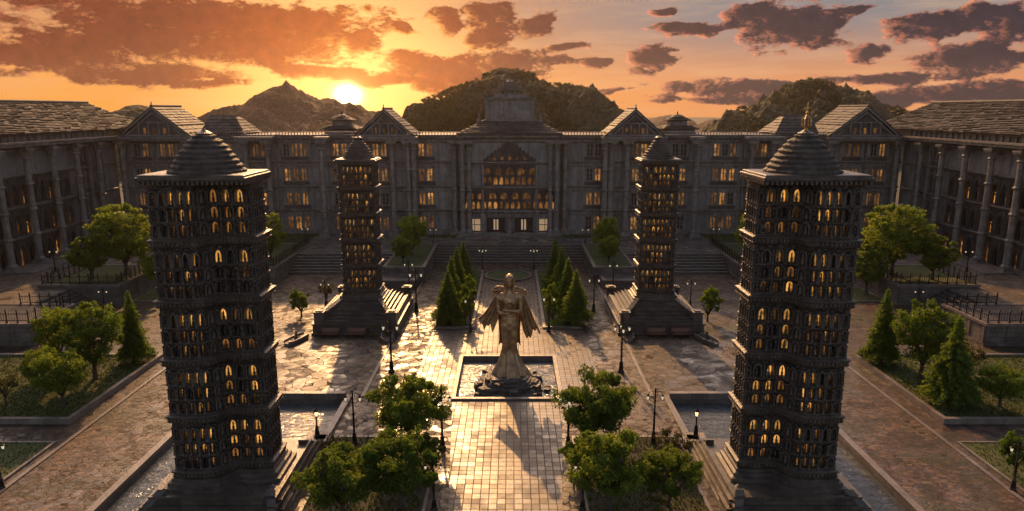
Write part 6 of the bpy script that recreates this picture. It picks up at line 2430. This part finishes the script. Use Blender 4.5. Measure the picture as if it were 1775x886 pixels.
t0 = trough()
for i, (x, y, rz, lab) in enumerate(((-25.2, 79.3, -0.35, 'low boat-shaped stone trough left of the back left tower base'), (23.6, 79.2, 0.35, 'low boat-shaped stone trough right of the back right tower base'),
                                     (-14.6, 80.6, 0.1, 'low boat-shaped stone trough between the back left tower and the pool plaza'), (14.4, 80.6, -0.1, 'low boat-shaped stone trough between the back right tower and the pool plaza'))):
    o = t0 if i == 0 else copy_tree(t0)
    o.location = (x, y, 0)
    o.rotation_euler = (0, 0, rz)
    tag(o, lab, 'trough', 'boat-shaped stone troughs')

# ================================================================== HILLS
def fbm2(x, y, sc_, oct_=5, seed=0):
    return mnoise.fractal(Vector((x * sc_ + seed * 17.3, y * sc_ - seed * 9.1, seed * 3.7)), 0.9, 2.1, oct_)


def hill(cx, cy, pts, depth, base, matn, step, rough, seed, label_kind='hill'):
    """pts: ridge line (x offset, height); a rugged mass with cliffs and gullies"""
    px = [p[0] for p in pts]
    pz = [p[1] for p in pts]
    x0, x1 = px[0], px[-1]
    nx, ny = int((x1 - x0) / step), int(depth * 2 / step)
    vs_, fs = [], []
    for j in range(ny + 1):
        v = -1 + 2 * j / ny
        for i in range(nx + 1):
            x = x0 + (x1 - x0) * i / nx
            wob = 0.22 * fbm2(x, j * step, 0.02, 3, seed)
            vv = min(1, abs(v + wob * (1 - abs(v))))
            prof = (1 - vv ** 1.7)
            ridge = np.interp(x + fbm2(x, v * depth, 0.05, 3, seed + 2) * rough * 1.0 * (1 if vv > 0.08 else 0.3), px, pz)
            z = base + (ridge - base) * prof
            am = min(1.0, (z - base) / max(1.0, 0.35 * (max(pz) - base)))
            z += rough * am * (0.8 * fbm2(x, v * depth, 0.035, 5, seed + 4) - 0.5 * abs(fbm2(x, v * depth, 0.09, 4, seed + 5)) + 0.35 * fbm2(x, v * depth, 0.3, 3, seed + 6)) * (1.0 if vv > 0.1 else 0.6)
            vs_.append((cx + x, cy + v * depth, z))
    for j in range(ny):
        for i in range(nx):
            a = j * (nx + 1) + i
            fs.append((a, a + 1, a + nx + 2, a + nx + 1))
    m = MB()
    m.add(vs_, fs)
    return tag(m.build('hill', M[matn], None, True), kind='structure')


def sil(D_, pix):
    """ridge heights for a silhouette at a distance (design table: degrees right, degrees up)"""
    return [(D_ * math.tan(R(a)), 27 + D_ / math.cos(R(a)) * math.tan(R(e))) for a, e in pix]


HD = {
    'left': (560, 110, 'hill_dry', 2.6, 9, 1, [(-23.22, -2.1), (-22.11, -0.63), (-20.66, 0.0), (-19.15, 1.02), (-18.16, 1.54), (-17.73, 1.76), (-17.32, 1.72), (-16.75, 1.38), (-15.59, 0.87), (-13.89, 0.31), (-12.15, -0.09), (-10.83, -0.67), (-9.08, -2.26)]),
    'central': (300, 55, 'hill', 1.0, 8, 2, [(-9.08, -2.26), (-7.85, -0.68), (-7.41, 0.36), (-6.26, 0.9), (-5.11, 1.35), (-3.95, 1.71), (-2.57, 2.34), (-1.65, 2.83), (-0.27, 3.05), (0.87, 2.96), (1.79, 2.6), (2.71, 1.98), (4.55, 1.8), (6.15, 1.57), (7.3, 0.99), (8.1, 0.22), (9.16, -0.45), (10.35, -2.25)]),
    'right': (420, 80, 'hill', 1.6, 9, 3, [(15.03, -2.43), (16.07, -1.53), (16.79, -0.65), (17.67, 0.13), (18.35, 0.0), (19.12, 0.34), (19.9, 0.85), (20.68, 1.35), (21.44, 1.89), (22.41, 2.08), (23.39, 1.98), (24.21, 1.44), (25.42, 0.61), (26.41, 0.0), (27.06, 0.24), (28.05, 0.12), (28.86, -0.8), (30.24, -2.17)]),
    'far_right': (1000, 120, 'hill_dry', 9, 10, 4, [(9.45, -2.26), (10.75, -0.67), (12.3, -0.58), (13.42, -0.8), (14.76, -1.41), (16.02, -0.61), (17.3, -0.69), (18.66, -2.17)]),
    'far_left': (1000, 120, 'hill_dry', 9, 8, 5, [(-24.38, -1.87), (-22.99, -0.25), (-21.67, -0.08), (-20.28, -0.43), (-18.73, -1.95)]),
    'small_left': (330, 50, 'hill', 2, 4, 6, [(-29.58, -1.99), (-28.48, 0.12), (-27.57, 0.24), (-26.77, 0.16), (-25.38, -0.21), (-24.01, -2.09)]),
    'edge_left': (430, 60, 'hill_dry', 3, 4, 7, [(-37.66, -1.81), (-36.22, 0.15), (-35.12, 0.37), (-34.36, 0.22), (-32.89, -0.96), (-32.0, -1.94)]),
}
for nm, (D_, depth, matn, step, rough, seed, prof) in HD.items():
    hill(0, D_, sil(D_, prof), depth, -1.2, matn, step, rough, seed)

# woodland on the hills: ragged tree clumps, one object per hill side
def hill_wood(D_, prof, depth, n, seed, size, matn='needle'):
    m = MB()
    rng = random.Random(seed)
    s_ = sil(D_, prof)
    px, pz = [p[0] for p in s_], [p[1] for p in s_]
    for _ in range(n):
        x = rng.uniform(px[0], px[-1])
        v = -rng.random() ** 0.7
        zz = -1.2 + (np.interp(x, px, pz) + 1.2) * (1 - abs(v) ** 1.7)
        if zz < 8:
            continue
        c = Vector((x, D_ + v * depth, zz + size * 0.2))
        for k in range(2):
            leaf_cluster(m, rng, c + Vector((rng.uniform(-1, 1), rng.uniform(-1, 1), rng.uniform(0, 1))) * size * 0.5, size * 0.62, 26, size * 0.42)
    return tag(m.build('forest', M[matn]), 'dark woodland clothing the wooded hill', 'woodland', kind='stuff')


for nm in ('central', 'right'):
    D_, depth, matn, step, rough, seed, prof = HD[nm]
    hill_wood(D_, prof, depth * 0.95, 3000 if nm == 'central' else 1800, seed + 50, 1.5 if nm == 'central' else 2.0, 'hill_leaf')

# ================================================================== HAZE
hz = MB()
hz.box(-900, -60, -2.2, 900, 1250, 95)
hm_ = bpy.data.materials.new('evening_haze')
hm_.use_nodes = True
hm_.node_tree.nodes.clear()
H_ = NT(hm_.node_tree)
vol = H_.n('ShaderNodeVolumePrincipled', {'Color': (1.0, 0.78, 0.58, 1), 'Density': 0.00009, 'Anisotropy': 0.78})
H_.n('ShaderNodeOutputMaterial', {'Volume': vol.outputs[0]})
hob = tag(hz.build('haze', hm_), kind='stuff')
